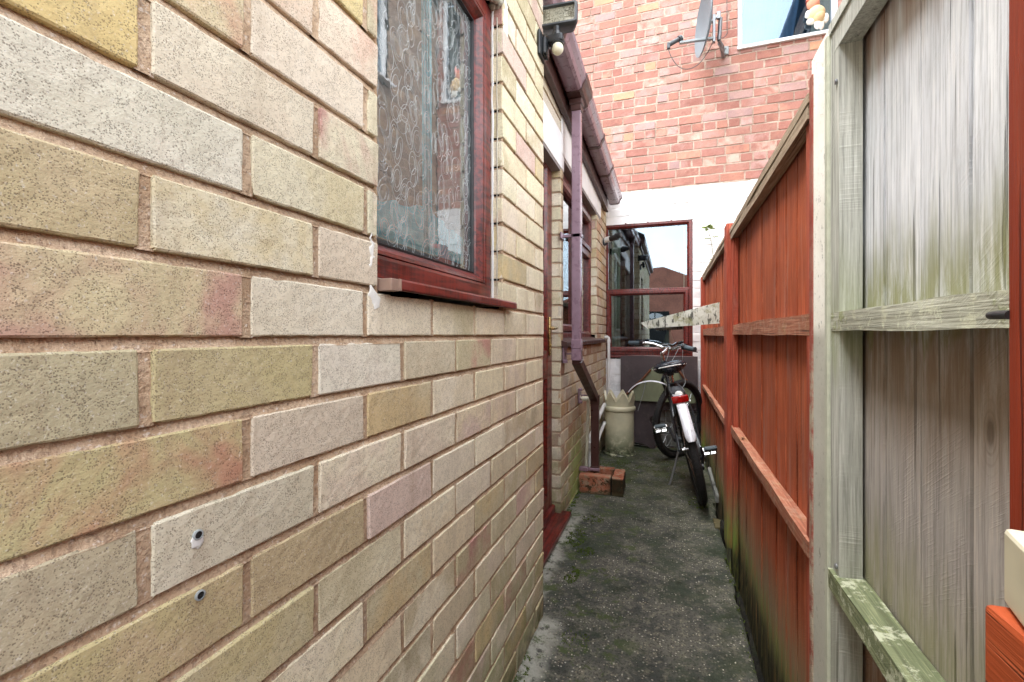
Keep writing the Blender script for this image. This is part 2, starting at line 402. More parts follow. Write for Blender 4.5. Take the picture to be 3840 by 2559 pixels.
def ground_mat():
    n = NT('path_concrete'); X = n.xyz(); x, y = X[0], X[1]
    a = n.noise(120, 5, .7); b = n.noise(6, 5, .65); c = n.noise(38, 4, .65)
    col = n.mix(n.rng(b, .35, .65), C4((54, 57, 54)), C4((98, 97, 88)))
    col = n.mix(n.rng(c, .48, .66, 0, .6), col, C4((124, 120, 104)))
    col = n.mix(n.rng(a, .50, .60, 0, .72), col, C4((30, 32, 30)))
    # pale aggregate chips
    v = n.voro(105, None, 'Distance'); vc = n.voro(105, None, 'Color')
    sep = n.t.nodes.new('ShaderNodeSeparateColor'); n.t.links.new(vc, sep.inputs[0])
    chip = n.math('MULTIPLY', n.rng(v, .26, .38, 1, 0), n.rng(sep.outputs[0], .70, .76))
    col = n.mix(n.math('MULTIPLY', chip, .6), col, n.mix(sep.outputs[1], C4((205, 203, 190)), C4((150, 138, 112))))
    # greenish algae film and moss
    g = n.rng(n.noise(3.2, 6, .75, n.map(loc=(4, 1, 0))), .46, .60)
    col = n.mix(n.math('MULTIPLY', g, .7), col, C4((40, 52, 36)))
    gd = n.rng(n.noise(5.5, 6, .75, n.map(loc=(1, 7, 0))), .54, .66); col = n.mix(n.math('MULTIPLY', gd, .75), col, C4((30, 38, 22)))
    far = n.rng(y, 2.2, 3.6, 0, 1); g3 = n.rng(n.noise(9, 5, .7), .40, .62)
    col = n.mix(n.math('MULTIPLY', n.math('MULTIPLY', far, g3), .6), col, C4((66, 72, 36)))
    # pale cement fillet along the walls, ragged
    wob = n.math('MULTIPLY', n.math('SUBTRACT', n.noise(7, 5, .7), .5), .16)
    e = n.math('ADD', x, wob)
    m = n.rng(e, -.395, -.33, 1, 0)
    e2 = n.math('ADD', e, 0); past = n.rng(y, 1.55, 1.62, 0, 1)
    m2 = n.math('MULTIPLY', n.rng(e, -.50, -.43, 1, 0), past)
    m = n.math('ADD', n.math('MULTIPLY', m, n.math('SUBTRACT', 1, past)), m2)
    m = n.math('MULTIPLY', m, n.rng(n.noise(26, 5, .7), .36, .5)); m = n.math('MULTIPLY', m, n.rng(y, 2.3, 2.9, 1, 0))
    col = n.mix(n.math('MULTIPLY', m, .85), col, n.mix(a, C4((120, 122, 112)), C4((190, 190, 178))))
    mo = n.rng(n.noise(10, 7, .78, n.map(loc=(9, 2, 0))), .53, .60)
    mo = n.math('MULTIPLY', mo, n.rng(e, -.22, -.02, 1, 0)); col = n.mix(n.math('MULTIPLY', mo, .8), col, n.mix(a, C4((36, 46, 18)), C4((78, 96, 38))))
    mr = n.math('MULTIPLY', n.rng(n.noise(8, 6, .75, n.map(loc=(2, 5, 0))), .48, .60), n.rng(x, .10, .24, 0, 1)); col = n.mix(n.math('MULTIPLY', mr, .7), col, C4((40, 50, 24)))
    # brushed lines beside the doorstep
    w = n.wave(1.0, 2.5, n.map((0, 95, 0)), 2); wm = n.math('MULTIPLY', n.rng(x, -.35, -.12, 1, 0), n.rng(y, 1.7, 2.2, 1, 0))
    h = n.math('ADD', n.math('ADD', n.math('MULTIPLY', a, .9), n.math('MULTIPLY', c, 1.6)), n.math('MULTIPLY', n.math('MULTIPLY', w, wm), .5))
    h = n.math('ADD', h, n.math('MULTIPLY', chip, .8))
    n.pr(col, n.rng(b, .3, .7, .62, .92), 0, n.bump(h, .9, .005), .35); return n.m

M_BRICK = brick_mat('yellow_brick', speck=1.0, algae_and_tints=(.02, .55, .55), stain=True)
M_MORT = mortar_mat('brown_mortar', (174, 148, 120), (202, 180, 154))
M_REDB = brick_mat('red_brick', speck=.55, fine=260)
M_REDM = mortar_mat('pale_mortar', (176, 152, 136), (196, 174, 158))
M_WHITE = white_mat('white_paint')
M_UPVC = upvc('rosewood_plastic', (58, 18, 16), (112, 36, 28), (36, 16, 18))
M_UPVC2 = upvc('rosewood_plastic_faded', (74, 34, 34), (112, 52, 48), (48, 26, 28))
M_BROWN = simple('brown_plastic', (136, 112, 124), .32, 0, 30, .10, .03, .35, dirt=((130, 118, 116), .25))  # base colour lightened to mauve to carry the pale sky sheen
M_BROWND = simple('brown_gutter', (72, 46, 42), .42, 0, 30, .12, .05, .1, dirt=((40, 34, 30), .4))
M_GREYSOF = simple('grey_soffit', (132, 128, 126), .6, 0, 30, .1, .1, dirt=((70, 66, 62), .4))
M_BLACK = simple('black_plastic', (26, 30, 34), .35, 0, 60, .15, .05)
M_DGREY = simple('dark_grey_plastic', (66, 70, 74), .4, 0, 60, .12, .05)
M_LENS = simple('lamp_reflector', (150, 148, 132), .3, .3, 200, .25, .4)
M_IVORY = simple('ivory_plastic', (212, 208, 186), .4, 0, 40, .06, .03)
M_WPLAS = simple('white_plastic', (214, 216, 214), .4, 0, 40, .05, .03, dirt=((150, 146, 128), .3))
M_GPLAS = simple('grey_plastic', (150, 158, 160), .45, 0, 40, .08, .05, dirt=((90, 92, 84), .3))
M_BRASS = simple('brass', (190, 168, 112), .28, .9, 80, .08, .03)
M_CHROME = simple('chrome', (205, 208, 210), .18, 1, 80, .1, .02)
M_STEEL = simple('grey_steel', (138, 142, 146), .4, .7, 80, .15, .08, dirt=((90, 66, 50), .3))
M_TYRE = simple('tyre_rubber', (30, 30, 31), .8, 0, 180, .2, .5, dirt=((84, 80, 72), .3))
M_RUBBER = simple('grip_rubber', (66, 80, 88), .6, 0, 200, .12, .2)
M_SADDLE = simple('saddle_vinyl', (30, 38, 48), .25, 0, 60, .15, .1, .3)
M_PAINTB = simple('bicycle_paint', (52, 60, 66), .3, .4, 60, .1, .03, .3)
M_SILVER = simple('silver_mudguard', (214, 216, 224), .32, .15, 25, .03, .0, .15)
M_REDPL = simple('red_reflector', (150, 8, 8), .15, 0, 150, .2, .2, .5)
M_RUST = simple('rust', (96, 58, 36), .85, 0, 90, .3, .5)
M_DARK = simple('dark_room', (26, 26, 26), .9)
M_GAP = simple('dark_gap', (14, 13, 12), .95)
M_SEAL = simple('black_gasket', (24, 26, 28), .5)
M_ROOM = simple('room_wall', (190, 186, 172), .9)
M_CURT = simple('teal_curtain', (40, 176, 196), .8, 0, 200, .12, .4)
M_NET = simple('net_curtain', (170, 176, 160), .8, 0, 120, .2, .4)
M_SLATE = simple('roof_slate', (70, 66, 64), .7, 0, 30, .2, .4)
M_POT = None
def pot_mat():
    n = NT('glazed_clay'); z = n.xyz()[2]; a = n.noise(40, 5, .65)
    col = n.mix(n.rng(n.noise(7, 4), .3, .7), C4((208, 202, 172)), C4((186, 184, 156)))
    g = n.math('MULTIPLY', n.rng(z, .0, .27, 1, 0), n.rng(n.noise(14, 6, .7), .34, .56))
    col = n.mix(n.math('MULTIPLY', g, .85), col, C4((74, 88, 58)))
    g = n.math('MULTIPLY', n.rng(z, .0, .12, 1, 0), n.rng(n.noise(30, 5, .7), .42, .54)); col = n.mix(n.math('MULTIPLY', g, .9), col, C4((40, 44, 26)))
    d = n.rng(n.voro(26), .07, .11, 1, 0); d = n.math('MULTIPLY', d, n.rng(n.noise(13, 2), .5, .6)); col = n.mix(n.math('MULTIPLY', d, .75), col, C4((60, 54, 44)))
    n.pr(col, .38, 0, n.bump(a, .25, .002), .5, .25); return n.m
M_POT = pot_mat()
def gully_mat():
    n = NT('old_red_brick'); a = n.noise(70, 5, .7); b = n.noise(13, 5, .65); z = n.xyz()[2]; x = n.xyz()[0]
    col = n.mix(n.rng(b, .35, .65), C4((142, 80, 56)), C4((168, 112, 88)))
    col = n.mix(n.rng(n.noise(24, 5, .7), .47, .60, 0, .8), col, C4((146, 130, 108)))
    m = n.math('MULTIPLY', n.rng(n.math('ADD', x, n.math('MULTIPLY', n.noise(30, 4), .05)), -.365, -.325, 0, 1), n.rng(z, .100, .113, 1, 0))
    m = n.math('MULTIPLY', m, n.rng(n.noise(34, 5, .7), .24, .42)); col = n.mix(n.math('MULTIPLY', m, .92), col, C4((34, 36, 20)))
    m = n.math('MULTIPLY', n.rng(n.noise(30, 5, .75), .50, .58), n.rng(z, .118, .09, 0, 1)); col = n.mix(n.math('MULTIPLY', m, .9), col, C4((44, 42, 26)))
    m = n.rng(z, .0, .03, 1, 0); col = n.mix(n.math('MULTIPLY', m, .6), col, C4((96, 92, 66)))
    n.pr(col, .9, 0, n.bump(n.math('ADD', a, b), .8, .003), .2); return n.m
M_GULLY = gully_mat()
M_GROUND = ground_mat()
def soil_mat():
    n = NT('dark_wet_soil'); a = n.noise(60, 5, .7); b = n.noise(9, 4)
    col = n.mix(n.rng(a, .35, .7), C4((10, 10, 8)), C4((34, 31, 22))); col = n.mix(n.rng(b, .5, .7, 0, .6), col, C4((48, 62, 22)))
    n.pr(col, .9, 0, n.bump(a, 1, .01), .3); return n.m
M_SOIL = soil_mat()
RED = ((96, 44, 30), (172, 82, 46), (198, 124, 90), (134, 66, 44))
M_RED = wood('red_stained_board', RED, saw=.2, algae_and_tints=[(.14, .40, .8, (128, 128, 100)), (.08, .19, .75, (116, 126, 66)), (.00, .13, 1.0, (46, 44, 30))],
             top=(1.36, 1.5, .35, (150, 118, 112)), rough=.65, washed=.4, fine=.34)
M_REDF = wood('red_stained_frame', ((112, 46, 32), (160, 72, 50), (190, 108, 84)), saw=.2, rough=.65, knots=False,
              algae_and_tints=[(.10, .40, .75, (120, 128, 84)), (.06, .2, .9, (116, 138, 62)), (-.02, .07, 1.0, (44, 42, 28))], washed=.3)
M_REDR = wood('red_worn_rail', ((112, 62, 46), (152, 96, 74), (182, 140, 116)), saw=.2, rough=.75, orient='y', knots=False, lich=.14)
M_CAP = wood('weathered_cap', ((104, 90, 76), (152, 134, 114), (184, 170, 150)), saw=.2, orient='y', rough=.85, knots=False, lich=.1)
GREY = ((150, 152, 156), (216, 220, 228), (242, 245, 250), (188, 194, 200))
M_GREYW = wood('grey_weathered_board', GREY, saw=.22, fine=.36, algae_and_tints=[(1.06, 1.20, .85, (122, 124, 66), (1.0, 1.02)), (.98, 1.04, 1.0, (206, 196, 186), 1), (1.0, 1.05, .8, (122, 98, 76), (.80, .98)), (.62, .78, .6, (124, 128, 76), (.5, .6)), (.5, .56, .8, (126, 84, 50), (.2, .3))],  # brown band under the mid rail: stain plus the rail's shadow painted in
               top=(1.38, 1.50, .8, (140, 98, 66)), rough=.85, bstr=.8)
M_GREYF = wood('grey_green_frame', ((134, 136, 130), (178, 181, 174), (206, 209, 204)), saw=.25, rough=.85, knots=False, algae_and_tints=[(1.02, 1.2, .45, (122, 134, 76), (.9, 1.0)), (.5, .9, .35, (120, 124, 104), (-.2, .1))])
M_GREYR = wood('lichen_rail', ((116, 116, 104), (168, 170, 156), (206, 210, 198)), saw=.1, orient='y', rough=.9, knots=False, lich=.75, bstr=1.0)
M_GREYR2 = wood('mossy_rail', ((72, 76, 56), (104, 112, 84), (140, 146, 112)), saw=.1, orient='y', rough=.9, knots=False, lich=.6, bstr=1.0)
M_PLANK = wood('mouldy_plank', ((126, 126, 112), (170, 172, 156), (196, 198, 182)), saw=.1, orient='z', rough=.9, knots=False, lich=.45, bstr=.8)
M_GATE = wood('gate_timber', ((136, 56, 30), (172, 80, 44), (190, 104, 68)), saw=.0, fine=.14, orient='y', rough=.5, knots=False)
M_GATEV = wood('gate_post_timber', ((98, 36, 24), (136, 52, 30), (156, 72, 42)), saw=.0, fine=.14, orient='z', rough=.5, knots=False)
def conc(name, c1, c2, pock=.7, red=0):
    n = NT(name); X = n.xyz(); a = n.noise(140, 5, .7); b = n.noise(8, 4)
    col = n.mix(n.rng(b, .35, .65), C4(c1), C4(c2)); col = n.mix(n.rng(a, .55, .7, 0, .3), col, C4((90, 88, 78)))
    p = n.math('MULTIPLY', n.rng(n.noise(1, 4, .7, n.map((60, 60, 46))), .60, .66), n.rng(n.noise(9, 3), .42, .58)); col = n.mix(n.math('MULTIPLY', p, .8 * pock), col, C4((56, 54, 46)))
    z = X[2]; d = n.math('MULTIPLY', n.rng(z, 1.00, 1.04, 1, 0), 1.0); col = n.mix(n.math('MULTIPLY', d, .62), col, n.mix(n.noise(12, 4), C4((104, 104, 88)), C4((150, 150, 134))))
    h = n.math('SUBTRACT', a, n.math('MULTIPLY', p, 1.5))
    n.pr(col, .9, 0, n.bump(h, .7, .003), .25); return n.m
M_CONC = conc('concrete_post', (236, 236, 228), (246, 246, 240))
M_BOARD = simple('dark_painted_board', (62, 52, 54), .6, 0, 50, .2, .3, dirt=((94, 84, 82), .4))
M_SHEET = simple('green_grey_sheet', (112, 118, 92), .6, 0, 40, .12, .2, dirt=((72, 70, 52), .5))
M_STONE = simple('grey_base_block', (118, 120, 116), .9, 0, 30, .3, .7, dirt=((60, 60, 52), .5))

def set_brd(o, fn):
    """per-board tone attribute"""
    me = o.data; at = me.attributes.new('brd', 'FLOAT', 'POINT')
    for i, v in enumerate(me.vertices): at.data[i].value = fn(v.co)

# ------------------------------------------------------------------ brickwork
class Bricks:
    def __init__(s): s.v = []; s.f = []; s.mi = []; s.c1 = []; s.c2 = []; s.rn = []
    def _col(s, n, c1, c2, rn):
        s.c1 += [c1] * n; s.c2 += [c2] * n; s.rn += [rn] * n
    def brick(s, F, a0, a1, z0, z1, c1, c2, res=.012, rough=1.0, mi=0, seed=0, depth=.014, chip=1.0):
        e = .0022
        def cuts(t0, t1):
            n = max(2, int(round((t1 - t0 - 2 * e) / res)))
            return [t0] + [t0 + e + (t1 - t0 - 2 * e) * i / n for i in range(n + 1)] + [t1]
        A = cuts(a0, a1); Z = cuts(z0, z1); na, nz = len(A), len(Z); base = len(s.v)
        tilt = (R.uniform(-1, 1) * .0011 * rough, R.uniform(-1, 1) * .0011 * rough, R.uniform(-.0012, .0012) * rough)
        sd = seed * 1.37
        for j, z in enumerate(Z):
            for i, a in enumerate(A):
                ea = 1 if i in (0, na - 1) else 0; ez = 1 if j in (0, nz - 1) else 0
                n1 = noise.noise(Vector((a * 34 + sd, z * 34, 3.1))); n2 = noise.noise(Vector((a * 110 + sd, z * 110, 9.1)))
                h = n2 * .0006 * rough + tilt[0] * (2 * (a - a0) / (a1 - a0) - 1) + tilt[1] * (2 * (z - z0) / (z1 - z0) - 1) + tilt[2]
                da = dz = 0
                if ea or ez:
                    h -= .0011 + .0010 * abs(n1)
                    k = (n1 * .0016 + n2 * .0014) * rough
                    ch = max(0, noise.noise(Vector((a * 21 + sd, z * 21, 40))) - .42) * .022 * chip
                    if ez: dz = (1 if j == 0 else -1) * (abs(k) + ch + (.0018 if ea else 0))
                    if ea: da = (1 if i == 0 else -1) * (abs(k) + ch + (.0018 if ez else 0))
                s.v.append(F(a + da, z + dz, h))
        for j in range(nz - 1):
            for i in range(na - 1):
                q = base + j * na + i; s.f.append((q, q + 1, q + na + 1, q + na)); s.mi.append(mi)
        per = [j for j in range(na)] + [k * na + na - 1 for k in range(1, nz)] + [(nz - 1) * na + i for i in range(na - 2, -1, -1)] + [k * na for k in range(nz - 2, 0, -1)]
        b2 = len(s.v)
        for p in per:
            j, i = divmod(p, na); s.v.append(F(A[i], Z[j], -depth))
        m = len(per)
        for k in range(m):
            s.f.append((base + per[k], b2 + k, b2 + (k + 1) % m, base + per[(k + 1) % m])); s.mi.append(mi)
        s._col(len(s.v) - base, c1, c2, (R.uniform(-50, 50), R.uniform(-50, 50), R.uniform(-50, 50)))
    def strip(s, F, a0, a1, z0, z1, h0, h1, res=.02, mi=1, tint=(1, 1, 1), wob=.0009):
        """mortar strip, height h0 at z0 and h1 at z1"""
        na = max(1, int((a1 - a0) / res)); nz = 3; base = len(s.v)
        for j in range(nz + 1):
            for i in range(na + 1):
                a = a0 + (a1 - a0) * i / na; z = z0 + (z1 - z0) * j / nz
                s.v.append(F(a, z, h0 + (h1 - h0) * j / nz + noise.noise(Vector((a * 60, z * 60, 77))) * wob))
        for j in range(nz):
            for i in range(na):
                q = base + j * (na + 1) + i; s.f.append((q, q + 1, q + na + 2, q + na + 1)); s.mi.append(mi)
        s._col(len(s.v) - base, tint, tint, (0, 0, 0))
    def build(s, name, mats, parent):
        me = bpy.data.meshes.new(name); me.from_pydata([tuple(p) for p in s.v], [], s.f)
        me.polygons.foreach_set('material_index', s.mi)
        for nm, arr in (('bcol', s.c1), ('bcol2', s.c2)):
            at = me.attributes.new(nm, 'FLOAT_COLOR', 'POINT'); flat = []
            for c in arr: flat += [c[0], c[1], c[2], 1.0]
            at.data.foreach_set('color', flat)
        at = me.attributes.new('brnd', 'FLOAT_VECTOR', 'POINT'); flat = []
        for c in s.rn: flat += list(c)
        at.data.foreach_set('vector', flat)
        me.update(); o = link(name, me, mats, parent)
        return o

def cutspan(a0, a1, holes):
    sp = [(a0, a1)]
    for h0, h1 in holes:
        n = []
        for p, q in sp:
            if h1 <= p or h0 >= q: n.append((p, q)); continue
            if h0 > p: n.append((p, h0))
            if h1 < q: n.append((h1, q))
        sp = n
    return sp

def wall(sink, F, a0, a1, zs, joints, openings, colf, mj=.010, res=.012, rough=1.0, mfn=None, bed=(-.0018, -.0090), res_m=.02, mi_b=0, mi_m=1, depth=.014, chip=1.0):
    """zs: list of course bottoms (plus the last top); joints(r)->sorted perpend positions"""
    for r in range(len(zs) - 1):
        z0, z1 = zs[r], zs[r + 1]; zm = (z0 + z1) / 2
        hl = [(o[0], o[1]) for o in openings if o[2] < zm < o[3]]
        tint, mib, mim = (mfn(zm) if mfn else ((1, 1, 1), mi_b, mi_m))
        for p, q in cutspan(a0, a1, hl):
            sink.strip(F, p, q, z0 - mj / 2 - .003, z0 + mj / 2 + .003, bed[0], bed[1], res_m, mim, tint)
            js = [p] + [j for j in joints(r) if p + .02 < j < q - .02] + [q]
            for k in range(len(js) - 1):
                b0 = js[k] + (mj / 2 if k > 0 else 0); b1 = js[k + 1] - (mj / 2 if k < len(js) - 2 else 0)
                c1, c2 = colf(r, (b0 + b1) / 2)
                sink.brick(F, b0, b1, z0 + mj / 2, z1 - mj / 2, c1, c2, res, rough, mib, r * 31 + k, depth, chip)
                if k < len(js) - 2:
                    sink.strip(F, js[k + 1] - mj / 2 - .003, js[k + 1] + mj / 2 + .003, z0 + mj / 2 - .001, z1 - mj / 2 + .002, -.0028, -.0028, .02, mim, tint, .0012)

ZC = lambda k, off=0: 1.007 + .077 * k + off
CREAM = [(212, 202, 164), (218, 209, 178), (206, 198, 162), (214, 199, 162), (216, 206, 180), (212, 197, 172), (206, 192, 158)]
OLIVE = [(182, 170, 130), (190, 180, 140), (172, 162, 128), (190, 176, 138)]
GOLD = [(202, 180, 124), (196, 172, 120)]
PINK = [(196, 164, 148), (190, 146, 130), (200, 176, 160)]
REDP = [(176, 122, 110), (184, 130, 112), (172, 122, 112)]
def L_(c):
    g = sum(c) / 3; k = .80; return s2l(tuple(min(250, (v - g) * k + g + 11) for v in c))
def pick(a): return L_(R.choice(a))
special = {  # (course, approx. position along the wall) -> two fired colours
    (0, .24): ((182, 168, 120), (168, 112, 98)), (0, .47): ((206, 200, 182), (200, 192, 168)), (0, .62): ((204, 200, 188), (186, 164, 110)),
    (1, .15): ((164, 146, 96), (176, 156, 112)), (1, .37): ((200, 196, 172), (188, 172, 124)), (1, .55): ((200, 184, 160), (202, 188, 168)),
    (2, .24): ((190, 188, 168), (198, 196, 180)), (2, .47): ((190, 178, 132), (196, 190, 158)), (2, .58): ((200, 196, 164), (192, 188, 154)),
    (3, .15): ((192, 162, 84), (196, 168, 96)), (3, .37): ((198, 188, 164), (200, 184, 160)), (3, .50): ((200, 192, 160), (158, 84, 84)), (3, .55): ((200, 192, 160), (158, 84, 84)),
    (4, .24): ((186, 172, 128), (186, 110, 86)), (4, .47): ((196, 180, 158), (204, 190, 172)), (5, .37): ((190, 160, 136), (200, 190, 172)), (5, .55): ((200, 186, 164), (196, 150, 130)),
    (6, .50): ((194, 172, 106), (188, 164, 96)), (-1, .15): ((158, 148, 106), (150, 142, 106)), (-1, .37): ((172, 160, 100), (166, 152, 104)),
    (-1, .57): ((202, 200, 182), (206, 200, 186)), (-1, .77): ((186, 170, 136), (196, 186, 156)), (-2, .24): ((166, 156, 96), (164, 92, 66)), (-2, .20): ((166, 156, 96), (164, 92, 66)),
    (-2, .47): ((188, 174, 154), (182, 168, 146)), (-3, .15): ((158, 146, 112), (150, 140, 112)), (-3, .37): ((194, 190, 168), (184, 178, 152)),
    (-4, .24): ((166, 152, 92), (174, 150, 104)), (-4, .47): ((170, 150, 104), (162, 140, 96)), (-5, .37): ((172, 158, 100), (178, 168, 124)),
}
spc = {}
def col_y(r, a, sp=None):
    k = r
    if sp:
        for (rr, pa), cc in sp.items():
            if rr == r and abs(pa - a) < .055: return tuple(L_(tuple(v * .74 + g * .26 for v, g in zip(q, (214, 204, 170)))) for q in cc)
    u = R.random()
    if u < .56: return pick(CREAM), pick(CREAM)
    if u < .72: return pick(CREAM), pick(OLIVE)
    if u < .86: return pick(OLIVE), pick(CREAM + GOLD)
    if u < .90: return pick(GOLD), pick(OLIVE)
    if u < .97: return pick(PINK[2:] + CREAM), pick(PINK)
    return pick(OLIVE), pick(REDP)

XW1, YE = -.43, 1.588
house = root('yellow_brick_house', 'low yellow brick house with brown gutter along the left of the passage', 'house', (-.6, 1.6, 0))
zs1 = [ZC(k) for k in range(-14, 20)]
R0 = -14
OP1 = (.605, 1.166, 1.084, 1.931)
HP = .1013
def j1(r):
    k = r + R0; off = 1 if k % 2 == 0 else 0
    return [.271 + HP * (2 * i + off) for i in range(-12, 7)]
def F1(a, z, h): return (XW1 + h, a, z)
sk = Bricks()
wall(sk, F1, -1.9, YE, zs1, j1, [OP1], lambda r, a: col_y(r + R0, a, special), res=.011)
# window reveals
def Frv(a, z, h): return (XW1 - a, OP1[1] - h, z)
def Frl(a, z, h): return (XW1 - a, OP1[0] + h, z)
def Fend(a, z, h): return (XW1 - a, YE + h, z)
def headers(sk, F, d, zs, zlo, zhi, tintf=None):
    for i in range(len(zs) - 1):
        z0, z1 = zs[i], zs[i + 1]
        if z0 < zlo - .01 or z1 > zhi + .01: continue
        c = col_y(0, 99); sk.strip(F, 0, d, z0 - .008, z0 + .008, -.0015, -.006, .02)
        sk.brick(F, 0.001, d, z0 + .005, z1 - .005, c[0], c[1], .012, 1, 0, i * 7, .012)
headers(sk, Frv, .1, zs1, 1.084, 1.931); headers(sk, Frl, .1, zs1, 1.084, 1.931)
headers(sk, Fend, .215, zs1, -.2, 3)
w1 = sk.build('wall', [M_BRICK, M_MORT], house); w1['label'] = 'near stretch of yellow brick wall with a window'
# core behind the facing bricks
bm = B()
for a, b, c, d in ((-1.9, OP1[0] - .004, -.05, 2.46), (OP1[1] + .004, YE - .012, -.05, 2.46), (OP1[0] - .004, OP1[1] + .004, -.05, 1.08), (OP1[0] - .004, OP1[1] + .004, 1.935, 2.46)):
    box(bm, XW1 - .10, XW1 - .0125, a, b, c, d)
fin('wall_core', bm, M_MORT, w1)
# rawlplug holes and old screw holes
for u, v, white in ((.316, .822, 1), (.318, .763, 0)):
    bm = B(); lathe(bm, [(.0008, -.004), (.0046, -.004), (.0050, .0012), (.0036, .0016), (.0032, -.004)], (XW1 + .0012, u, v), 16, 0, Matrix.Rotation(radians(90), 4, 'Y'))
    o = fin('wall_plug', bm, [M_GPLAS], house)
    bm = B(); lathe(bm, [(.0001, .0012), (.0034, .0012)], (XW1 + .0012, u, v), 12, 0, Matrix.Rotation(radians(90), 4, 'Y')); fin('plug_hole', bm, M_GAP, o)
    if white:
        bm = B(); bmesh.ops.create_icosphere(bm, subdivisions=3, radius=.008, matrix=Matrix.Translation((XW1 + .0006, u, v - .006)) @ Matrix.Diagonal((.18, .8, 1, 1)))
        for q in bm.verts: q.co += Vector((0, 1, 1)) * noise.noise(q.co * 300) * .0022
        fin('plaster_spot', bm, M_WPLAS, o, True)
bm = B()
for cy_, cz_, ry_, rz_ in ((.592, 1.074, .012, .010), (.600, 1.062, .010, .010), (.588, 1.14, .004, .03), (1.192, 1.87, .018, .05), (1.196, 1.92, .014, .03)):
    bmesh.ops.create_icosphere(bm, subdivisions=4, radius=1, matrix=Matrix.Translation((XW1 - .0006, cy_, cz_)) @ Matrix.Diagonal((.0014, ry_, rz_, 1)))
for q in bm.verts: q.co += Vector((0, noise.noise(q.co * 90), noise.noise(q.co * 91 + Vector((5, 5, 5))))) * .012
fin('filler_smear', bm, simple('white_filler', (222, 222, 216), .9, 0, 120, .08, .5), w1, True)

# rear stretch, set back
XW2 = -.56; Y2 = 2.432; YF = 4.3
zs2 = [ZC(k, .010) for k in range(-14, 17)]
OPW2 = (2.49, 3.72, .955, 1.99)
def F2(a, z, h): return (XW2 + h, a, z)
def j2(r): return [Y2 + .1013 * (2 * i + (1 if (r % 2) else 0)) for i in range(0, 12)]
sk = Bricks()
C2 = [(198, 180, 146), (204, 190, 160), (196, 172, 132), (200, 188, 164), (206, 196, 176), (190, 160, 120)]
O2 = [(200, 164, 108), (194, 156, 104), (196, 150, 116), (176, 128, 100)]
def col2(r, a):
    z = zs2[min(r, len(zs2) - 1)]
    if R.random() < (.45 if z > .9 else .22): return pick(O2), pick(C2)
    return pick(C2), pick(C2 + PINK[:1] + CREAM)
def is_open2(): return [OPW2, (1.0, Y2, -.2, 1.92)]
wall(sk, F2, 1.60, YF, zs2, lambda r: j2(r), [OPW2, (1.60, Y2, -.2, 2.088)], col2, res=.02, res_m=.05)
def Fj(a, z, h): return (XW2 - a, Y2 - h, z)
def Fw2(a, z, h): return (XW2 - a, OPW2[1] - h, z)
def Fw3(a, z, h): return (XW2 - a, OPW2[0] + h, z)
headers(sk, Fj, .10, zs2, -.2, 2.0); headers(sk, Fw2, .08, zs2, .955, 2.05); headers(sk, Fw3, .08, zs2, .955, 2.05)
w2 = sk.build('wall', [M_BRICK, M_MORT], house); w2['label'] = 'rear set-back stretch of yellow brick wall beyond the door'
bm = B()
for a, b, c, d in ((Y2 + .012, OPW2[0] - .01, -.05, 2.3), (OPW2[1] + .01, YF, -.05, 2.3), (OPW2[0] - .01, OPW2[1] + .01, -.05, .95), (1.6, YF, 2.09, 2.3)):
    box(bm, XW2 - .10, XW2 - .0125, a, b, c, d)
fin('wall_core', bm, M_MORT, w2)

M_CLR = None
def clear_mat():
    n = NT('clear_inner_glass'); t = n.t.nodes.new('ShaderNodeBsdfTransparent'); t.inputs['Color'].default_value = (.97, .99, .98, 1); n.t.links.new(t.outputs[0], n.out.inputs[0]); return n.m
M_CLR = clear_mat()
def pane(par, mat, x0, x1, y0, y1, z0, z1, out):
    """a sheet of glass; the coated outer face reflects, the rest only lets light through"""
    bm = B(); box(bm, x0, x1, y0, y1, z0, z1); bm.normal_update(); o_ = Vector(out)
    bmesh.ops.recalc_face_normals(bm, faces=bm.faces)
    for f in bm.faces: f.material_index = 0 if f.normal.dot(o_) > .5 else 1
    return fin('glass_pane', bm, [mat, M_CLR], par)
# ------------------------------------------------------------------ window one (near)
GX = XW1 - .034
def FW1(a, b, h): return (GX + h, a, b)
win = root('_tmp', 'x', 'x'); bpy.data.objects.remove(win)
def part_empty(name, parent, label=None):
    o = bpy.data.objects.new(name, None); SC.collection.objects.link(o); o.parent = parent; o.location = tuple(-v for v in parent.location)
    if label: o['label'] = label
    return o
y0, y1, zb, zt = .600, 1.166, 1.108, 1.905
win1 = part_empty('window', house, 'near window with dark red frame and swirl patterned glass')
bm = B()
ring_frame(bm, y0, y1, zb, zt, [(0, -.05), (0, -.003), (.003, 0), (.034, 0), (.040, -.002), (.0415, -.006), (.043, -.002), (.050, -.003), (.062, -.018), (.066, -.026), (.066, -.05)], FW1)
fr = fin('frame', bm, M_UPVC, win1)
bm = B(); ring_frame(bm, y0 + .064, y1 - .064, zb + .064, zt - .064, [(0, -.034), (0, -.023), (.005, -.022), (.007, -.027), (.007, -.034)], FW1)
ring_frame(bm, y0 + .072, y1 - .072, zb + .072, zt - .072, [(0, -.045), (0, -.031), (.010, -.031), (.010, -.045)], FW1)
fin('gasket', bm, M_SEAL, win1)
M_SWIRL = glass('textured_glass', (.92, .96, .96), .20, 'haze')
gp = pane(win1, M_SWIRL, GX - .034, GX - .030, y0 + .066, y1 - .066, zb + .066, zt - .066, (1, 0, 0))
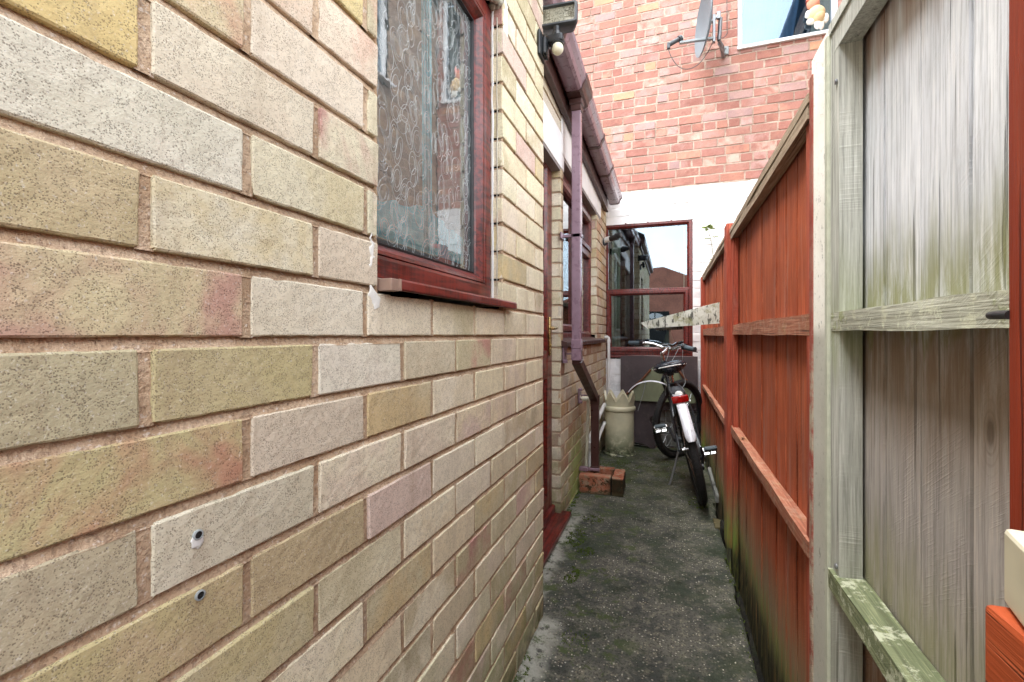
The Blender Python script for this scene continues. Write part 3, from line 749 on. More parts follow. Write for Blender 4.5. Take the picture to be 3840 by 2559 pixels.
# raised curling relief cast in the glass
bm = B(); rs = random.Random(5); done = []
for k in range(420):
    cy, cz = rs.uniform(y0 + .075, y1 - .08), rs.uniform(zb + .08, zt - .08); ra, rb_ = rs.uniform(.013, .026), rs.uniform(.020, .040)
    if any(abs(cy - a) < (ra + c_) * .5 and abs(cz - b) < (rb_ + d_) * .5 for a, b, c_, d_ in done): continue
    done.append((cy, cz, ra, rb_)); ph = rs.uniform(0, 6.28); dr_ = rs.choice((-1, 1)); turns = rs.uniform(1.3, 2.6); sk_ = rs.uniform(-.3, .3); P_ = []
    for i in range(int(turns * 18)):
        t_ = i / 18; q = 1 - .62 * t_ / turns; a = ph + dr_ * t_ * 2 * pi
        yy = cy + ra * q * cos(a) + sk_ * rb_ * q * sin(a); zz = cz + rb_ * q * sin(a)
        if i < 4: zz += (4 - i) * .0022 * dr_
        yy = min(max(yy, y0 + .068), y1 - .070); P_.append((GX - .0300, yy, zz))
    tube(bm, P_, .00046, 5)
n = NT('glass_relief'); t_ = n.t.nodes; a_ = t_.new('ShaderNodeBsdfTransparent'); b_ = t_.new('ShaderNodeBsdfDiffuse'); b_.inputs['Color'].default_value = (.80, .84, .83, 1)
m_ = t_.new('ShaderNodeMixShader'); m_.inputs[0].default_value = .38; n.t.links.new(a_.outputs[0], m_.inputs[1]); n.t.links.new(b_.outputs[0], m_.inputs[2]); n.t.links.new(m_.outputs[0], n.out.inputs[0])
fin('relief', bm, n.m, gp, True)
bm = B(); ring_frame(bm, y0 - .0, y1 + .0, zb, zt, [(-.0, -.02), (-.0, -.004), (-.004, -.004), (-.004, -.02)], FW1)
# sealant bead on the reveal
tube(bm, [(GX + .004 + .002 * noise.noise(Vector((0, 0, k * .9))), y1 + .001, zb - .01 + k * .035) for k in range(24)], .0035, 6)
fin('sealant', bm, M_WPLAS, win1)
# white filler line down the middle of the reveal and filler lumps under the lintel
bm = B()
pts = [(XW1 - .016 + .0015 * noise.noise(Vector((3, 0, k * .8))), OP1[1] - .0005, 1.12 + k * .033) for k in range(24)]
tube(bm, pts, [.0016 + .0012 * abs(noise.noise(Vector((9, 1, k * 1.3)))) for k in range(24)], 6)
for k in range(16):
    a = R.uniform(0, 1); p = (XW1 - R.uniform(.006, .03), 1.166 - a * .09, 1.915 + R.uniform(-.006, .004))
    bmesh.ops.create_icosphere(bm, subdivisions=2, radius=R.uniform(.008, .016), matrix=Matrix.Translation(p))
for v in bm.verts: v.co += Vector((1, 1, 1)) * noise.noise(v.co * 160) * .0015
fin('filler', bm, simple('grey_filler', (176, 172, 158), .9, 0, 160, .15, .8), win1, True)
# sill
bm = B()
def Fs(a, b, h): return (a, .634 + h, b)
prism(bm, [(-.47, 1.108), (-.47, 1.100), (-.417, 1.0935), (-.417, 1.085), (-.410, 1.085), (-.4085, 1.0875), (-.4085, 1.100), (-.411, 1.1035), (-.415, 1.1045)], .590, Fs)
for v in bm.verts:                                     # the sill stops at the reveal at the back
    if v.co.x < -.43 and v.co.y > 1.2: v.co.y = 1.168
sill = fin('sill', bm, M_UPVC, win1)
bm = B(); box(bm, -.436, -.4105, .612, .6335, 1.083, 1.1025, .001); box(bm, -.462, -.436, .604, .6335, 1.083, 1.104, .001)
box(bm, -.4112, -.4072, .631, .6365, 1.084, 1.103, .0006)
fin('sill_end_cap', bm, simple('tan_plastic', (150, 126, 112), .45), sill)
# room behind it: curtain, boxed sill
bm = B(); X0 = GX - .045
box(bm, X0 - .55, X0 - .54, .2, 1.7, .95, 2.2); box(bm, X0 - .55, X0 - .02, .2, .21, .95, 2.2); box(bm, X0 - .55, X0 - .02, 1.69, 1.7, .95, 2.2)
box(bm, X0 - .55, X0 - .02, .2, 1.7, 2.2, 2.21); box(bm, X0 - .55, X0 - .0, .2, 1.7, .94, .95)
box(bm, X0 - .02, X0 - .005, OP1[1], 1.7, .95, 2.2); box(bm, X0 - .02, X0 - .005, .2, OP1[0], .95, 2.2)
fin('room', bm, M_ROOM, win1)
bm = B()
N = 60
for s_, (ca, cb, zz0, zz1, amp) in enumerate(((.890, .935, 1.20, 1.90, .008), (1.125, 1.16, 1.16, 1.90, .006), (.62, .64, 1.14, 1.9, .006))):
    V = []
    for i in range(N + 1):
        a = ca + (cb - ca) * i / N; xx = X0 - .008 + amp * .6 * sin(i / N * 6 * pi)
        V.append((bm.verts.new((xx, a, zz0)), bm.verts.new((xx - .004, a + .004 * sin(i * .7), zz1))))
    for i in range(N): bm.faces.new((V[i][0], V[i + 1][0], V[i + 1][1], V[i][1]))
V = []
for i in range(N + 1):
    a = .66 + .44 * i / N; xx = X0 - .006 + .004 * sin(i * .9)
    V.append((bm.verts.new((xx, a, 1.15)), bm.verts.new((xx, a, 1.295 - .07 * abs((i / N) - .55) + .004 * sin(i * .5)))))
for i in range(N): bm.faces.new((V[i][0], V[i + 1][0], V[i + 1][1], V[i][1]))
fin('curtain', bm, M_CURT, win1, True)

# ------------------------------------------------------------------ door, lintels
door = part_empty('door', house, 'dark red plastic door set back between the two walls')
DX = XW2 - .050
bm = B()
def FD(a, b, h): return (DX + h, a, b)
ring_frame(bm, 1.56, Y2 - .002, .045, 2.0, [(0, -.06), (0, 0), (.028, 0), (.034, -.005), (.050, -.012), (.050, -.06)], FD)
fin('door_frame', bm, M_UPVC2, door)
bm = B()
ring_frame(bm, 1.60, Y2 - .042, .09, 1.96, [(0, -.06), (0, -.002), (.004, .004), (.072, .004), (.085, -.010), (.085, -.06)], FD)
box(bm, DX - .055, DX + .004, 1.68, Y2 - .12, .78, .93, .004)
box(bm, DX - .05, DX - .012, 1.68, Y2 - .12, .17, .78, .002)
fin('door_leaf', bm, M_UPVC, door)
pane(door, glass('door_glass', (.5, .52, .5), .3), DX - .03, DX - .026, 1.68, Y2 - .12, .93, 1.88, (1, 0, 0))
bm = B(); box(bm, DX - .004, XW2 + .048, 1.50, Y2 + .045, .012, .040, .004); box(bm, DX - .05, DX + .02, 1.56, Y2 - .003, .040, .085, .004)
fin('threshold', bm, M_UPVC, door)
# brass handle
bm = B()
hx = DX + .004; hy = Y2 - .075
box(bm, hx, hx + .009, hy - .015, hy + .015, .90, 1.105, .003, seg=2)
cyl(bm, (hx + .006, hy, 1.045), (hx + .032, hy, 1.045), .009)
tube(bm, [(hx + .030, hy + .004, 1.045), (hx + .040, hy, 1.047), (hx + .043, hy - .03, 1.046), (hx + .041, hy - .085, 1.042), (hx + .034, hy - .105, 1.041)], [.008, .009, .008, .0075, .007], 12)
cyl(bm, (hx + .008, hy, .955), (hx + .013, hy, .955), .008)
fin('handle', bm, M_BRASS, door, True)
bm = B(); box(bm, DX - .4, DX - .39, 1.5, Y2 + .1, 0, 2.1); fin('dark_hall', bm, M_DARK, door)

bm = B(); box(bm, XW2 - .09, XW2 + .004, 1.50, 2.497, 1.915, 2.105, .002); o = fin('lintel', bm, M_WHITE, house); o['label'] = 'white painted lintel over the door'
bm = B()
box(bm, XW2 - .04, XW2 + .006, 2.44, 3.925, 2.0, 2.33, .002)
o = fin('lintel', bm, M_WHITE, house); o['label'] = 'white painted band over the rear window'
bm = B(); box(bm, XW2 - .09, XW2 + .002, 2.50, 3.90, 1.982, 1.999, .001); box(bm, XW2 - .09, XW2 + .001, 1.52, 2.42, 1.898, 1.914, .001); fin('lintel_soffit', bm, M_GREYSOF, house)

# ------------------------------------------------------------------ window two (rear)
win2 = part_empty('window', house, 'rear window with brown frame behind the downpipe')
WX = XW2 - .045
def FW2(a, b, h): return (WX + h, a, b)
bm = B(); a0, a1, b0, b1 = 2.494, 3.716, .99, 1.98
ring_frame(bm, a0, a1, b0, b1, [(0, -.05), (0, 0), (.030, 0), (.036, -.004), (.046, -.012), (.046, -.05)], FW2)
am = 3.20
box(bm, WX - .05, WX - .001, am - .028, am + .028, b0 + .04, b1 - .04, .003)
box(bm, WX - .05, WX - .002, am + .028, a1 - .04, 1.62, 1.67, .003)
ring_frame(bm, am + .026, a1 - .044, 1.668, b1 - .044, [(0, -.03), (0, .012), (.030, .012), (.042, -.004), (.042, -.03)], FW2)
ring_frame(bm, a0 + .044, am - .026, b0 + .044, b1 - .044, [(0, -.03), (0, .006), (.030, .006), (.042, -.006), (.042, -.03)], FW2)
fin('frame', bm, M_UPVC2, win2)
M_GL2 = glass('clear_glass', (.8, .85, .83), .30); pane(win2, M_GL2, WX - .034, WX - .03, a0 + .04, a1 - .04, b0 + .04, b1 - .04, (1, 0, 0))
bm = B()
def Fs2(a, b, h): return (a, 2.436 + h, b)
prism(bm, [(-.62, .996), (-.62, .965), (-.530, .944), (-.526, .944), (-.524, .946), (-.524, .968), (-.528, .971)], 1.545, Fs2); fin('sill', bm, M_BROWND, win2)
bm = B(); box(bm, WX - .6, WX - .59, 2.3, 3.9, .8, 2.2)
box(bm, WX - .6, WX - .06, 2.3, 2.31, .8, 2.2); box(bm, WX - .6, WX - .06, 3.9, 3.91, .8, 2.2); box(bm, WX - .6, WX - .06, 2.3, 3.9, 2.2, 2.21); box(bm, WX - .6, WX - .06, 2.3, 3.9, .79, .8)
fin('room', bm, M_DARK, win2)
bm = B()
V = []
for i in range(50):
    a = 3.42 + .25 * i / 49; xx = WX - .07 + .012 * sin(i * 1.1); V.append((bm.verts.new((xx, a, 1.03)), bm.verts.new((xx, a, 1.93))))
for i in range(49): bm.faces.new((V[i][0], V[i + 1][0], V[i + 1][1], V[i][1]))
fin('net_curtain', bm, M_NET, win2, True)

# ------------------------------------------------------------------ fascia, gutter, roof
def fz(y): return 2.225 - .0525 * (y - 1.93)
def gz(y): return 2.384 - .047 * (y - 2.0)
def sheared(bm, x0, x1, ya, yb, zf0, zf1, n=1, mi=0):
    V = []
    for i in range(n + 1):
        y = ya + (yb - ya) * i / n
        V.append([bm.verts.new((x, y, z)) for x, z in ((x0, zf0(y)), (x1, zf0(y)), (x1, zf1(y)), (x0, zf1(y)))])
    for i in range(n):
        for k in range(4):
            f = bm.faces.new((V[i][k], V[i][(k + 1) % 4], V[i + 1][(k + 1) % 4], V[i + 1][k])); f.material_index = mi
    bm.faces.new(V[0][::-1]); bm.faces.new(V[-1])
bm = B(); sheared(bm, -.548, -.530, 1.60, 4.155, fz, lambda y: fz(y) + .19); sheared(bm, -.534, -.522, 1.60, 4.157, fz, lambda y: fz(y) + .012)
sheared(bm, -.57, -.546, 1.60, 4.15, lambda y: fz(y) + .01, lambda y: fz(y) + .02)
fin('fascia', bm, M_BROWND, house)
# ogee-like square gutter
gut = part_empty('gutter', house)
prof = [(-.524, 0), (-.524, -.070), (-.512, -.082), (-.450, -.082), (-.436, -.074), (-.428, -.050), (-.412, -.030), (-.409, -.004), (-.413, 0), (-.418, -.003), (-.424, -.030), (-.440, -.054), (-.452, -.074), (-.510, -.074), (-.516, -.066), (-.516, 0)]
def gsweep(bm, ya, yb, grow=0.0, n=1):
    V = []
    for i in range(n + 1):
        y = ya + (yb - ya) * i / n
        ring = []
        for k, (x, z) in enumerate(prof):
            gx = (x + .466); ring.append(bm.verts.new((x + (grow if gx > 0 else -grow * .2), y, gz(y) + z - (grow if z < -.02 else 0))))
        V.append(ring)
    m = len(prof)
    for i in range(n):
        for k in range(m): bm.faces.new((V[i][k], V[i][(k + 1) % m], V[i + 1][(k + 1) % m], V[i + 1][k]))
    bm.faces.new(V[0][::-1]); bm.faces.new(V[-1])
bm = B(); gsweep(bm, 1.605, 4.245); fin('gutter_run', bm, M_BROWN, gut)
for yy, w in ((1.95, .03), (3.05, .035), (3.55, .03), (4.235, .016)):
    bm = B(); gsweep(bm, yy - w / 2, yy + w / 2, .0035); fin('bracket', bm, M_BROWND, gut)
bm = B(); gsweep(bm, 2.36, 2.54, .005); box(bm, -.505, -.447, 2.42, 2.48, gz(2.45) - .15, gz(2.45) - .083, .003)
box(bm, -.511, -.441, 2.413, 2.487, gz(2.45) - .118, gz(2.45) - .088, .004)
fin('outlet', bm, M_BROWND, gut)
# downpipe
PX0, PX1, PY0, PY1 = -.500, -.4515, 2.425, 2.475
dp = part_empty('downpipe', house)
bm = B(); box(bm, PX0, PX1, PY0, PY1, .945, gz(2.45) - .14, .004, seg=2); fin('upper_pipe', bm, M_BROWN, dp)
bm = B(); box(bm, PX0 - .003, PX1 + .003, PY0 - .003, PY1 + .003, .935, .985, .003); box(bm, PX0 - .002, PX1 + .002, PY0 - .002, PY1 + .002, .872, .934, .003)
fin('collar', bm, M_BROWN, dp)
LP = (-.462, 3.0)         # lower pipe centre
bm = B(); sq = [(-.024, -.0245), (.024, -.0245), (.024, .0245), (-.024, .0245)]
tube(bm, [((PX0 + PX1) / 2, 2.45, .90), ((PX0 + PX1) / 2, 2.452, .872), (LP[0] - .002, LP[1] - .02, .600), (LP[0], LP[1], .56)], 1, prof=sq)
fin('offset_bend', bm, M_BROWND, dp)
bm = B(); box(bm, LP[0] - .0275, LP[0] + .0275, LP[1] - .0275, LP[1] + .0275, .555, .615, .003); box(bm, LP[0] - .025, LP[0] + .025, LP[1] - .025, LP[1] + .025, .125, .56, .003)
box(bm, LP[0] - .028, LP[0] + .028, LP[1] - .028, LP[1] + .028, .118, .155, .003)
fin('lower_pipe', bm, simple('dark_brown_plastic', (64, 38, 34), .35, 0, 30, .1, .05, .15), dp)
bm = B(); box(bm, XW2 + .002, LP[0] + .034, LP[1] - .036, LP[1] - .024, .128, .145, .002); box(bm, XW2 + .002, -.505, LP[1] - .05, LP[1] - .01, .125, .148, .002)
fin('pipe_shoe', bm, M_BROWN, dp)
def clip(zc, px, py, near):
    bm = B()
    box(bm, px - .003 - .049 / 2, px + .003 + .049 / 2, py - .030, py - .0265, zc - .009, zc + .009, .001)
    box(bm, px + .0255, px + .029, py - .030, py + .025, zc - .009, zc + .009, .001)
    box(bm, XW2 + .004, px - .02, py - .030, py - .014, zc - .009, zc + .008, .002)
    box(bm, XW2 + .002, XW2 + .012, py - .055, py + .02, zc - .018, zc + .02, .003)
    return bm
fin('pipe_clip', clip(1.545, -.4757, 2.455, 1), M_BROWN, dp)
for px, py, zc in ((-.53, 2.50, .905), (-.53, 2.95, .62)):
    bm = B(); box(bm, XW2 + .004, XW2 + .014, py - .05, py + .02, zc - .05, zc + .045, .003); box(bm, XW2 + .003, XW2 + .03, py - .05, py - .028, zc - .05, zc - .032, .003)
    box(bm, XW2 + .006, XW2 + .03, py - .05, py - .03, zc + .03, zc + .045, .003)
    tube(bm, [(XW2 + .02, py - .02, zc), (-.49, py - .03, zc + .002)], .004, 8); fin('pipe_bracket', bm, M_BROWN, dp)
# wire hook on the collar
bm = B(); tube(bm, [(PX1 + .004, 2.424, .93), (PX1 + .007, 2.43, .925), (PX1 + .007, 2.45, .88), (PX1 + .005, 2.43, .862), (PX1 - .004, 2.424, .862)], .0015, 6); fin('wire_hook', bm, M_STEEL, dp)

# white waste pipes
def roundpath(pts, r=.03, n=6):
    P = [Vector(p) for p in pts]; out = [P[0]]
    for i in range(1, len(P) - 1):
        a = (P[i - 1] - P[i]).normalized(); b = (P[i + 1] - P[i]).normalized(); p0 = P[i] + a * r; p1 = P[i] + b * r
        for k in range(n + 1):
            t = k / n; out.append(p0 * (1 - t) ** 2 + P[i] * 2 * t * (1 - t) + p1 * t * t)
    return out + [P[-1]]
bm = B()
tube(bm, roundpath([(XW2 - .01, 4.18, .985), (-.522, 4.18, .985), (-.522, 4.18, .30), (-.522, 3.6, .22), (-.522, 3.42, .16)], .02), .0135, 12)
cyl(bm, (-.522, 4.18, .935), (-.522, 4.18, .965), .0165); cyl(bm, (-.545, 4.18, .985), (-.530, 4.18, .985), .0165)
o = fin('waste_pipe', bm, M_WPLAS, house, True); o['label'] = 'white waste pipe running down the far corner of the wall'
bm = B()
tube(bm, roundpath([(XW2 - .01, 3.02, .585), (-.515, 3.02, .585), (-.515, 3.05, .55), (-.53, 3.05, .10)], .018), .011, 12)
cyl(bm, (-.548, 3.02, .585), (-.508, 3.02, .585), .0165)
fin('waste_pipe', bm, M_IVORY, house, True)['label'] = 'short cream waste pipe beside the lower downpipe'
bm = B(); tube(bm, roundpath([(-.522, 3.9, .42), (-.52, 3.35, .34), (-.518, 3.16, .30), (-.518, 3.13, .10)], .03), .0155, 12); cyl(bm, (-.518, 3.135, .235), (-.518, 3.135, .275), .019)
fin('waste_pipe', bm, M_WPLAS, house, True)['label'] = 'white waste pipe sloping down into the gully'

# roofs of the low house
bm = B()
def slab(bm, x0, z0, x1, z1, ya, yb, t=.03):
    V = [bm.verts.new(p) for p in ((x0, ya, z0), (x1, ya, z1), (x1, yb, z1), (x0, yb, z0), (x0, ya, z0 + t), (x1, ya, z1 + t), (x1, yb, z1 + t), (x0, yb, z0 + t))]
    for q in ((0, 3, 2, 1), (4, 5, 6, 7), (0, 1, 5, 4), (1, 2, 6, 5), (2, 3, 7, 6), (3, 0, 4, 7)): bm.faces.new([V[i] for i in q])
slab(bm, -.50, 2.345, -2.6, 3.3, 1.62, 4.28); slab(bm, -.36, 2.47, -2.6, 3.5, -1.9, 1.61)
fin('roof', bm, M_SLATE, house)
bm = B(); box(bm, -.43, -.35, -1.9, 1.60, 2.36, 2.46, .01); box(bm, -.425, -.405, -1.9, 1.595, 2.30, 2.42, .003); fin('eaves_gutter', bm, M_BROWND, house)

# ------------------------------------------------------------------ red brick house at the end
rh = root('red_brick_house', 'tall red brick house closing the end of the passage, its base painted white', 'house', (0, 4.4, 0))
YR = 4.3; CHR = .0765
zsr = [-.05 + CHR * k for k in range(0, 62)]
ZP = zsr[31]; 
def Fr(a, z, h): return (a, YR - h, z)
REDS = [(168, 108, 94), (172, 114, 100), (162, 102, 90), (178, 126, 110), (170, 116, 106), (150, 92, 80), (176, 116, 96)]
RD2 = [(180, 142, 134), (184, 150, 142), (218, 178, 160), (212, 140, 112), (200, 164, 156)]
def colr(r, a):
    c1, c2 = colr0(r, a)
    if c1[0] == .8: return c1, c2
    mn = s2l((168, 112, 98)); f = .30
    return tuple(p * (1 - f) + q * f for p, q in zip(c1, mn)), tuple(p * (1 - f) + q * f for p, q in zip(c2, mn))
def colr0(r, a):
    if zsr[r] < ZP - .02: return (.8, .8, .8), (.8, .8, .8)
    u = R.random()
    if u < .07: return L_((166, 138, 138)), L_((180, 146, 138))
    if u < .10: return L_((214, 156, 112)), L_((206, 146, 108))
    return pick(REDS), pick(REDS + RD2)
def jr(r):
    if r % 4 == 1: return [-1.675 + .0975 * i + .02 * sin(i * 7 + r) * .3 for i in range(36)]
    o = (.0975 if r % 2 else 0) + .03 * sin(r * 3.3)
    return [-.7 + o + .195 * i + .004 * sin(i * 5 + r * 2.1) for i in range(-6, 13)]
sk = Bricks()
OPB = (-.56, .190, .822, 2.034); OPU = (.545, 1.275, 3.43, 4.55)
OPUW = (.545, 1.275, 3.44, 4.55)
def mfr(z):
    return ((1, 1, 1), 2, 2) if z < ZP - .0 else ((1, 1, 1), 0, 1)
wall(sk, Fr, -1.6, 1.33, zsr, jr, [OPB, OPUW, (-1.7, -.62, -1, 2.15)], colr, mj=.011, res=.022, rough=2.2, mfn=mfr, bed=(-.002, -.004), res_m=.06, chip=1.6)
wr = sk.build('wall', [M_REDB, M_REDM, M_WHITE], rh); wr['label'] = 'red brick wall painted white below'
bm = B()
for a, b, c, d in ((-3.2, OPB[0] - .0, -.1, 6), (OPB[1] + .01, OPU[0] - .01, -.1, 6), (OPB[0] - .01, OPB[1] + .02, -.1, .81), (OPB[0] - .01, OPB[1] + .02, 2.05, 6), (OPU[0] - .02, OPU[1] + .02, -.1, 3.42), (OPU[0] - .02, OPU[1] + .02, 4.6, 6), (OPU[1] + .01, 1.5, -.1, 6)):
    box(bm, a, b, YR + .013, YR + .2, c, d)
fin('wall_core', bm, [M_REDM], wr)
bm = B(); box(bm, OPB[1] - .0, OPB[1] + .012, YR + .002, YR + .09, .81, 2.04); box(bm, OPB[0], OPB[1] + .01, YR + .002, YR + .09, 2.034, 2.045); fin('reveal', bm, M_WHITE, wr)
# side wing of the same house running towards us beyond the fence (seen mirrored in the near window)
XS = 1.335
sk = Bricks()
def Fside(a, z, h): return (XS - h, a, z)
def cols_(r, a):
    return (L_(R.choice([(150, 128, 108), (164, 140, 116), (140, 120, 104), (172, 142, 112)])), L_(R.choice([(140, 110, 92), (160, 132, 112)])))
OPS = (2.55, 3.42, 3.2, 4.2)
wall(sk, Fside, 2.3, YR, zsr[:60], lambda r: [2.1 + .195 * i + (.0975 if r % 2 else 0) for i in range(14)], [OPS], cols_, mj=.011, res=.06, rough=1, bed=(-.002, -.004), res_m=.2)
ws = sk.build('wall', [M_REDB, M_REDM], rh); ws['label'] = 'brown side wing wall beyond the fence'
bm = B()
for a, b, c, d in ((2.3, 2.55, -.1, 4.45), (2.55, 3.42, -.1, 3.2), (2.55, 3.42, 4.2, 4.45), (3.42, 4.3, -.1, 4.45)): box(bm, XS + .013, XS + .2, a, b, c, d)
fin('wall_core', bm, M_REDM, ws)
M_SKYGL = glass('upper_glass', (.75, .82, .85), .16, None, 0, (.62, .80, 1, 1))
def whitewin(nm, a0, a1, b0, b1, F, lab=None):
    e = part_empty('window', rh, lab); bm = B()
    ring_frame(bm, a0, a1, b0, b1, [(0, -.05), (0, .0), (.004, .003), (.030, .003), (.038, -.008), (.038, -.05)], F)
    fin('frame', bm, M_WPW, e); return e
M_WPW = simple('white_window_plastic', (226, 228, 230), .35, 0, 40, .03, .02)
def FU(a, b, h): return (a, YR + .018 - h, b)
e = whitewin('u', OPU[0], OPU[1], OPU[2] + .012, OPU[3], FU, 'white framed upstairs window with a soft toy behind the glass')
bm = B(); box(bm, OPU[0] - .004, OPU[1] + .004, YR - .022, YR + .03, OPU[2] - .004, OPU[2] + .024, .003); fin('sill', bm, M_WPW, e)
pane(e, M_SKYGL, OPU[0] + .03, OPU[1] - .03, YR + .05, YR + .054, OPU[2] + .05, OPU[3] - .03, (0, -1, 0))
M_BLUEC = simple('blue_blind', (104, 142, 184), .9, 0, 60, .08, .1); M_DBLUE = simple('dark_blue_curtain', (30, 66, 96), .9, 0, 60, .2, .1); M_PALE = simple('pale_curtain', (190, 208, 204), .9, 0, 60, .06, .1)
bm = B()
V = []
for i in range(40):
    a = OPU[0] + .5 * i / 39; V.append((bm.verts.new((a, YR + .3 + .01 * sin(i), OPU[2] - .1)), bm.verts.new((a + .16, YR + .3 + .01 * sin(i), OPU[3]))))
for i in range(39): bm.faces.new((V[i][0], V[i + 1][0], V[i + 1][1], V[i][1]))
fin('blind', bm, M_BLUEC, e)
bm = B(); prism(bm, [(1.0, 3.3), (1.12, 3.3), (1.30, 4.5), (1.18, 4.5)], .05, lambda a, b, h: (a - .03, YR + .27 - h, b)); fin('curtain', bm, M_DBLUE, e)
bm = B(); box(bm, OPU[0] - .2, OPU[1] + .3, YR + .34, YR + .35, 3.2, 4.7); fin('room_back', bm, M_PALE, e)
def FS2(a, b, h): return (XS + .03 - h, a, b)
e2 = whitewin('s', OPS[0], OPS[1], OPS[2], OPS[3], FS2); pane(e2, M_SKYGL, XS + .06, XS + .064, OPS[0] + .03, OPS[1] - .03, OPS[2] + .03, OPS[3] - .03, (-1, 0, 0))
bm = B(); box(bm, XS - .05, XS + .02, OPS[0] - .03, OPS[1] + .03, OPS[2] - .02, OPS[2], .003); fin('sill', bm, M_WPW, e2)
# roof edge
bm = B(); box(bm, -3.3, 1.6, YR - .25, YR + 3, 5.9, 6.0, .01); box(bm, XS - .08, XS + 3, 2.25, YR, 4.55, 4.62, .01); fin('roof', bm, M_SLATE, rh)
# low wall below the surface: bare grey blocks at its foot
bm = B()
for k in range(3):
    for i in range(4):
        box(bm, -.30 + i * .135 + (k % 2) * .05, -.30 + i * .135 + .127 + (k % 2) * .05, YR - .02, YR - .004, .015 + k * .11, .117 + k * .11, .006, seg=2)
for v in bm.verts: v.co += Vector((noise.noise(v.co * 30), noise.noise(v.co * 31), noise.noise(v.co * 33))) * .004
fin('base_block', bm, M_STONE, rh)

# brown window in the white wall
bw = part_empty('window', rh, 'dark red framed window in the white painted wall')
def FB(a, b, h): return (a, YR + .004 - h, b)
bm = B(); a0, a1, b0, b1 = OPB[0] - .03, OPB[1] + .0, OPB[2] + .0, OPB[3]
ring_frame(bm, a0, a1, b0, b1, [(0, -.06), (0, .0), (.003, .003), (.030, .003), (.036, -.003), (.046, -.014), (.046, -.06)], FB)
zm = 1.405
box(bm, a0 + .03, a1 - .03, YR + .003, YR + .06, zm - .022, zm + .022, .003)
ring_frame(bm, a0 + .036, a1 - .036, b0 + .034, zm + .006, [(0, -.05), (0, .010), (.003, .013), (.026, .013), (.040, -.002), (.040, -.05)], FB)
fin('frame', bm, M_UPVC, bw)
pane(bw, glass('dark_window_glass', (.7, .75, .74), .22, None, 0, (.72, .88, 1, 1)), a0 + .04, a1 - .04, YR + .036, YR + .039, b0 + .04, b1 - .04, (0, -1, 0))
bm = B(); box(bm, a0, a1 + .01, YR - .018, YR + .03, b0 - .024, b0 - .002, .003); fin('sill', bm, M_UPVC2, bw)
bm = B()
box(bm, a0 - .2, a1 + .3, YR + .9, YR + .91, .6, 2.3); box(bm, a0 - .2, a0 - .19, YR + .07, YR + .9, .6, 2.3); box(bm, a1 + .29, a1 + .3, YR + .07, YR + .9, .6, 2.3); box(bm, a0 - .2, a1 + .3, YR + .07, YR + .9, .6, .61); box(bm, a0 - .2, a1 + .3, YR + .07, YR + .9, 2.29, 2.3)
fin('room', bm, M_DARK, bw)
# vertical slat blind pulled to the left and a strip at the right
bm = B()
for i in range(6):
    x = a0 + .075 + i * .0135; box(bm, x, x + .0075, YR + .06, YR + .09, b0 + .05, b1 - .05, 0, M=None)
box(bm, a1 - .075, a1 - .066, YR + .06, YR + .07, b0 + .05, b1 - .05)
fin('blind', bm, simple('pale_slat', (176, 196, 176), .8), bw)
bm = B(); lathe(bm, [(.001, 0), (.035, .004), (.05, .04), (.03, .10), (.02, .13), (.028, .17), (.001, .18)], (a1 - .20, YR + .2, .90), 20); fin('ornament', bm, M_SHEET, bw, True)

# ------------------------------------------------------------------ house behind the camera (seen mirrored in the window)
bh = root('terrace_house', 'brick gable house standing beyond the entrance end of the passage', 'house', (0, -7, 0))
bm = B(); prism(bm, [(-3.6, 0), (4.0, 0), (4.0, 1.9), (2.2, 2.2), (-.2, 3.2), (-3.6, 3.0)], .2, lambda a, b, h: (a, -7 - h, b))
fin('wall', bm, simple('distant_brick', (170, 112, 92), .9, 0, 20, .2, .3), bh)
dr = part_empty('door', bh); bm = B(); box(bm, -.9, -.02, -7.0, -6.95, 0, 1.75, .01)
fin('door_leaf', bm, M_DARK, dr)
bm = B(); prism(bm, [(-.46 + .36 * cos(pi * k / 16), 1.38 + .32 * sin(pi * k / 16)) for k in range(17)], .01, lambda a, b, h: (a, -6.95 + h, b)); fl = fin('fanlight', bm, M_WPLAS, dr)
bm = B()
for k in range(1, 4): tube(bm, [(-.46, -6.93, 1.38), (-.46 + .36 * cos(pi * k / 4), -6.93, 1.38 + .32 * sin(pi * k / 4))], .014, 6)
tube(bm, [(-.46 + .14 * cos(pi * k / 8), -6.93, 1.38 + .13 * sin(pi * k / 8)) for k in range(9)], .02, 6); fin('glazing_bar', bm, M_DARK, fl)

# ------------------------------------------------------------------ ground
def ground():
    n1, n2 = 110, 260; bm = B(); x0, x1, y0, y1 = -.66, .262, -1.9, 4.32; V = []
    for j in range(n2 + 1):
        row = []
        for i in range(n1 + 1):
            x = x0 + (x1 - x0) * i / n1; y = y0 + (y1 - y0) * j / n2
            z = noise.noise(Vector((x * 5, y * 5, 1))) * .006 + noise.noise(Vector((x * 22, y * 22, 4))) * .0022 + noise.noise(Vector((x * 60, y * 60, 4))) * .0012
            edge = .250 + .014 * noise.noise(Vector((y * 6, 2, 0))) + .006 * noise.noise(Vector((y * 25, 7, 0)))
            if y > 3.0: edge += .05
            xx = x
            if x > edge - .012:
                t = min(1, (x - edge + .012) / .012)
                z -= .15 * t if t >= 1 else .012 * t; xx = min(x, edge + .002 * (i - 100))
            z += max(0, (-.40 - x)) * .05 if y < YE else max(0, (-.53 - x)) * .1
            row.append(bm.verts.new((xx, y, z)))
        V.append(row)
    for j in range(n2):
        for i in range(n1): bm.faces.new((V[j][i], V[j][i + 1], V[j + 1][i + 1], V[j + 1][i]))
    return fin('path', bm, M_GROUND, None, True)
tag(ground(), kind='structure')
bm = B()
n1, n2 = 10, 200; V = []
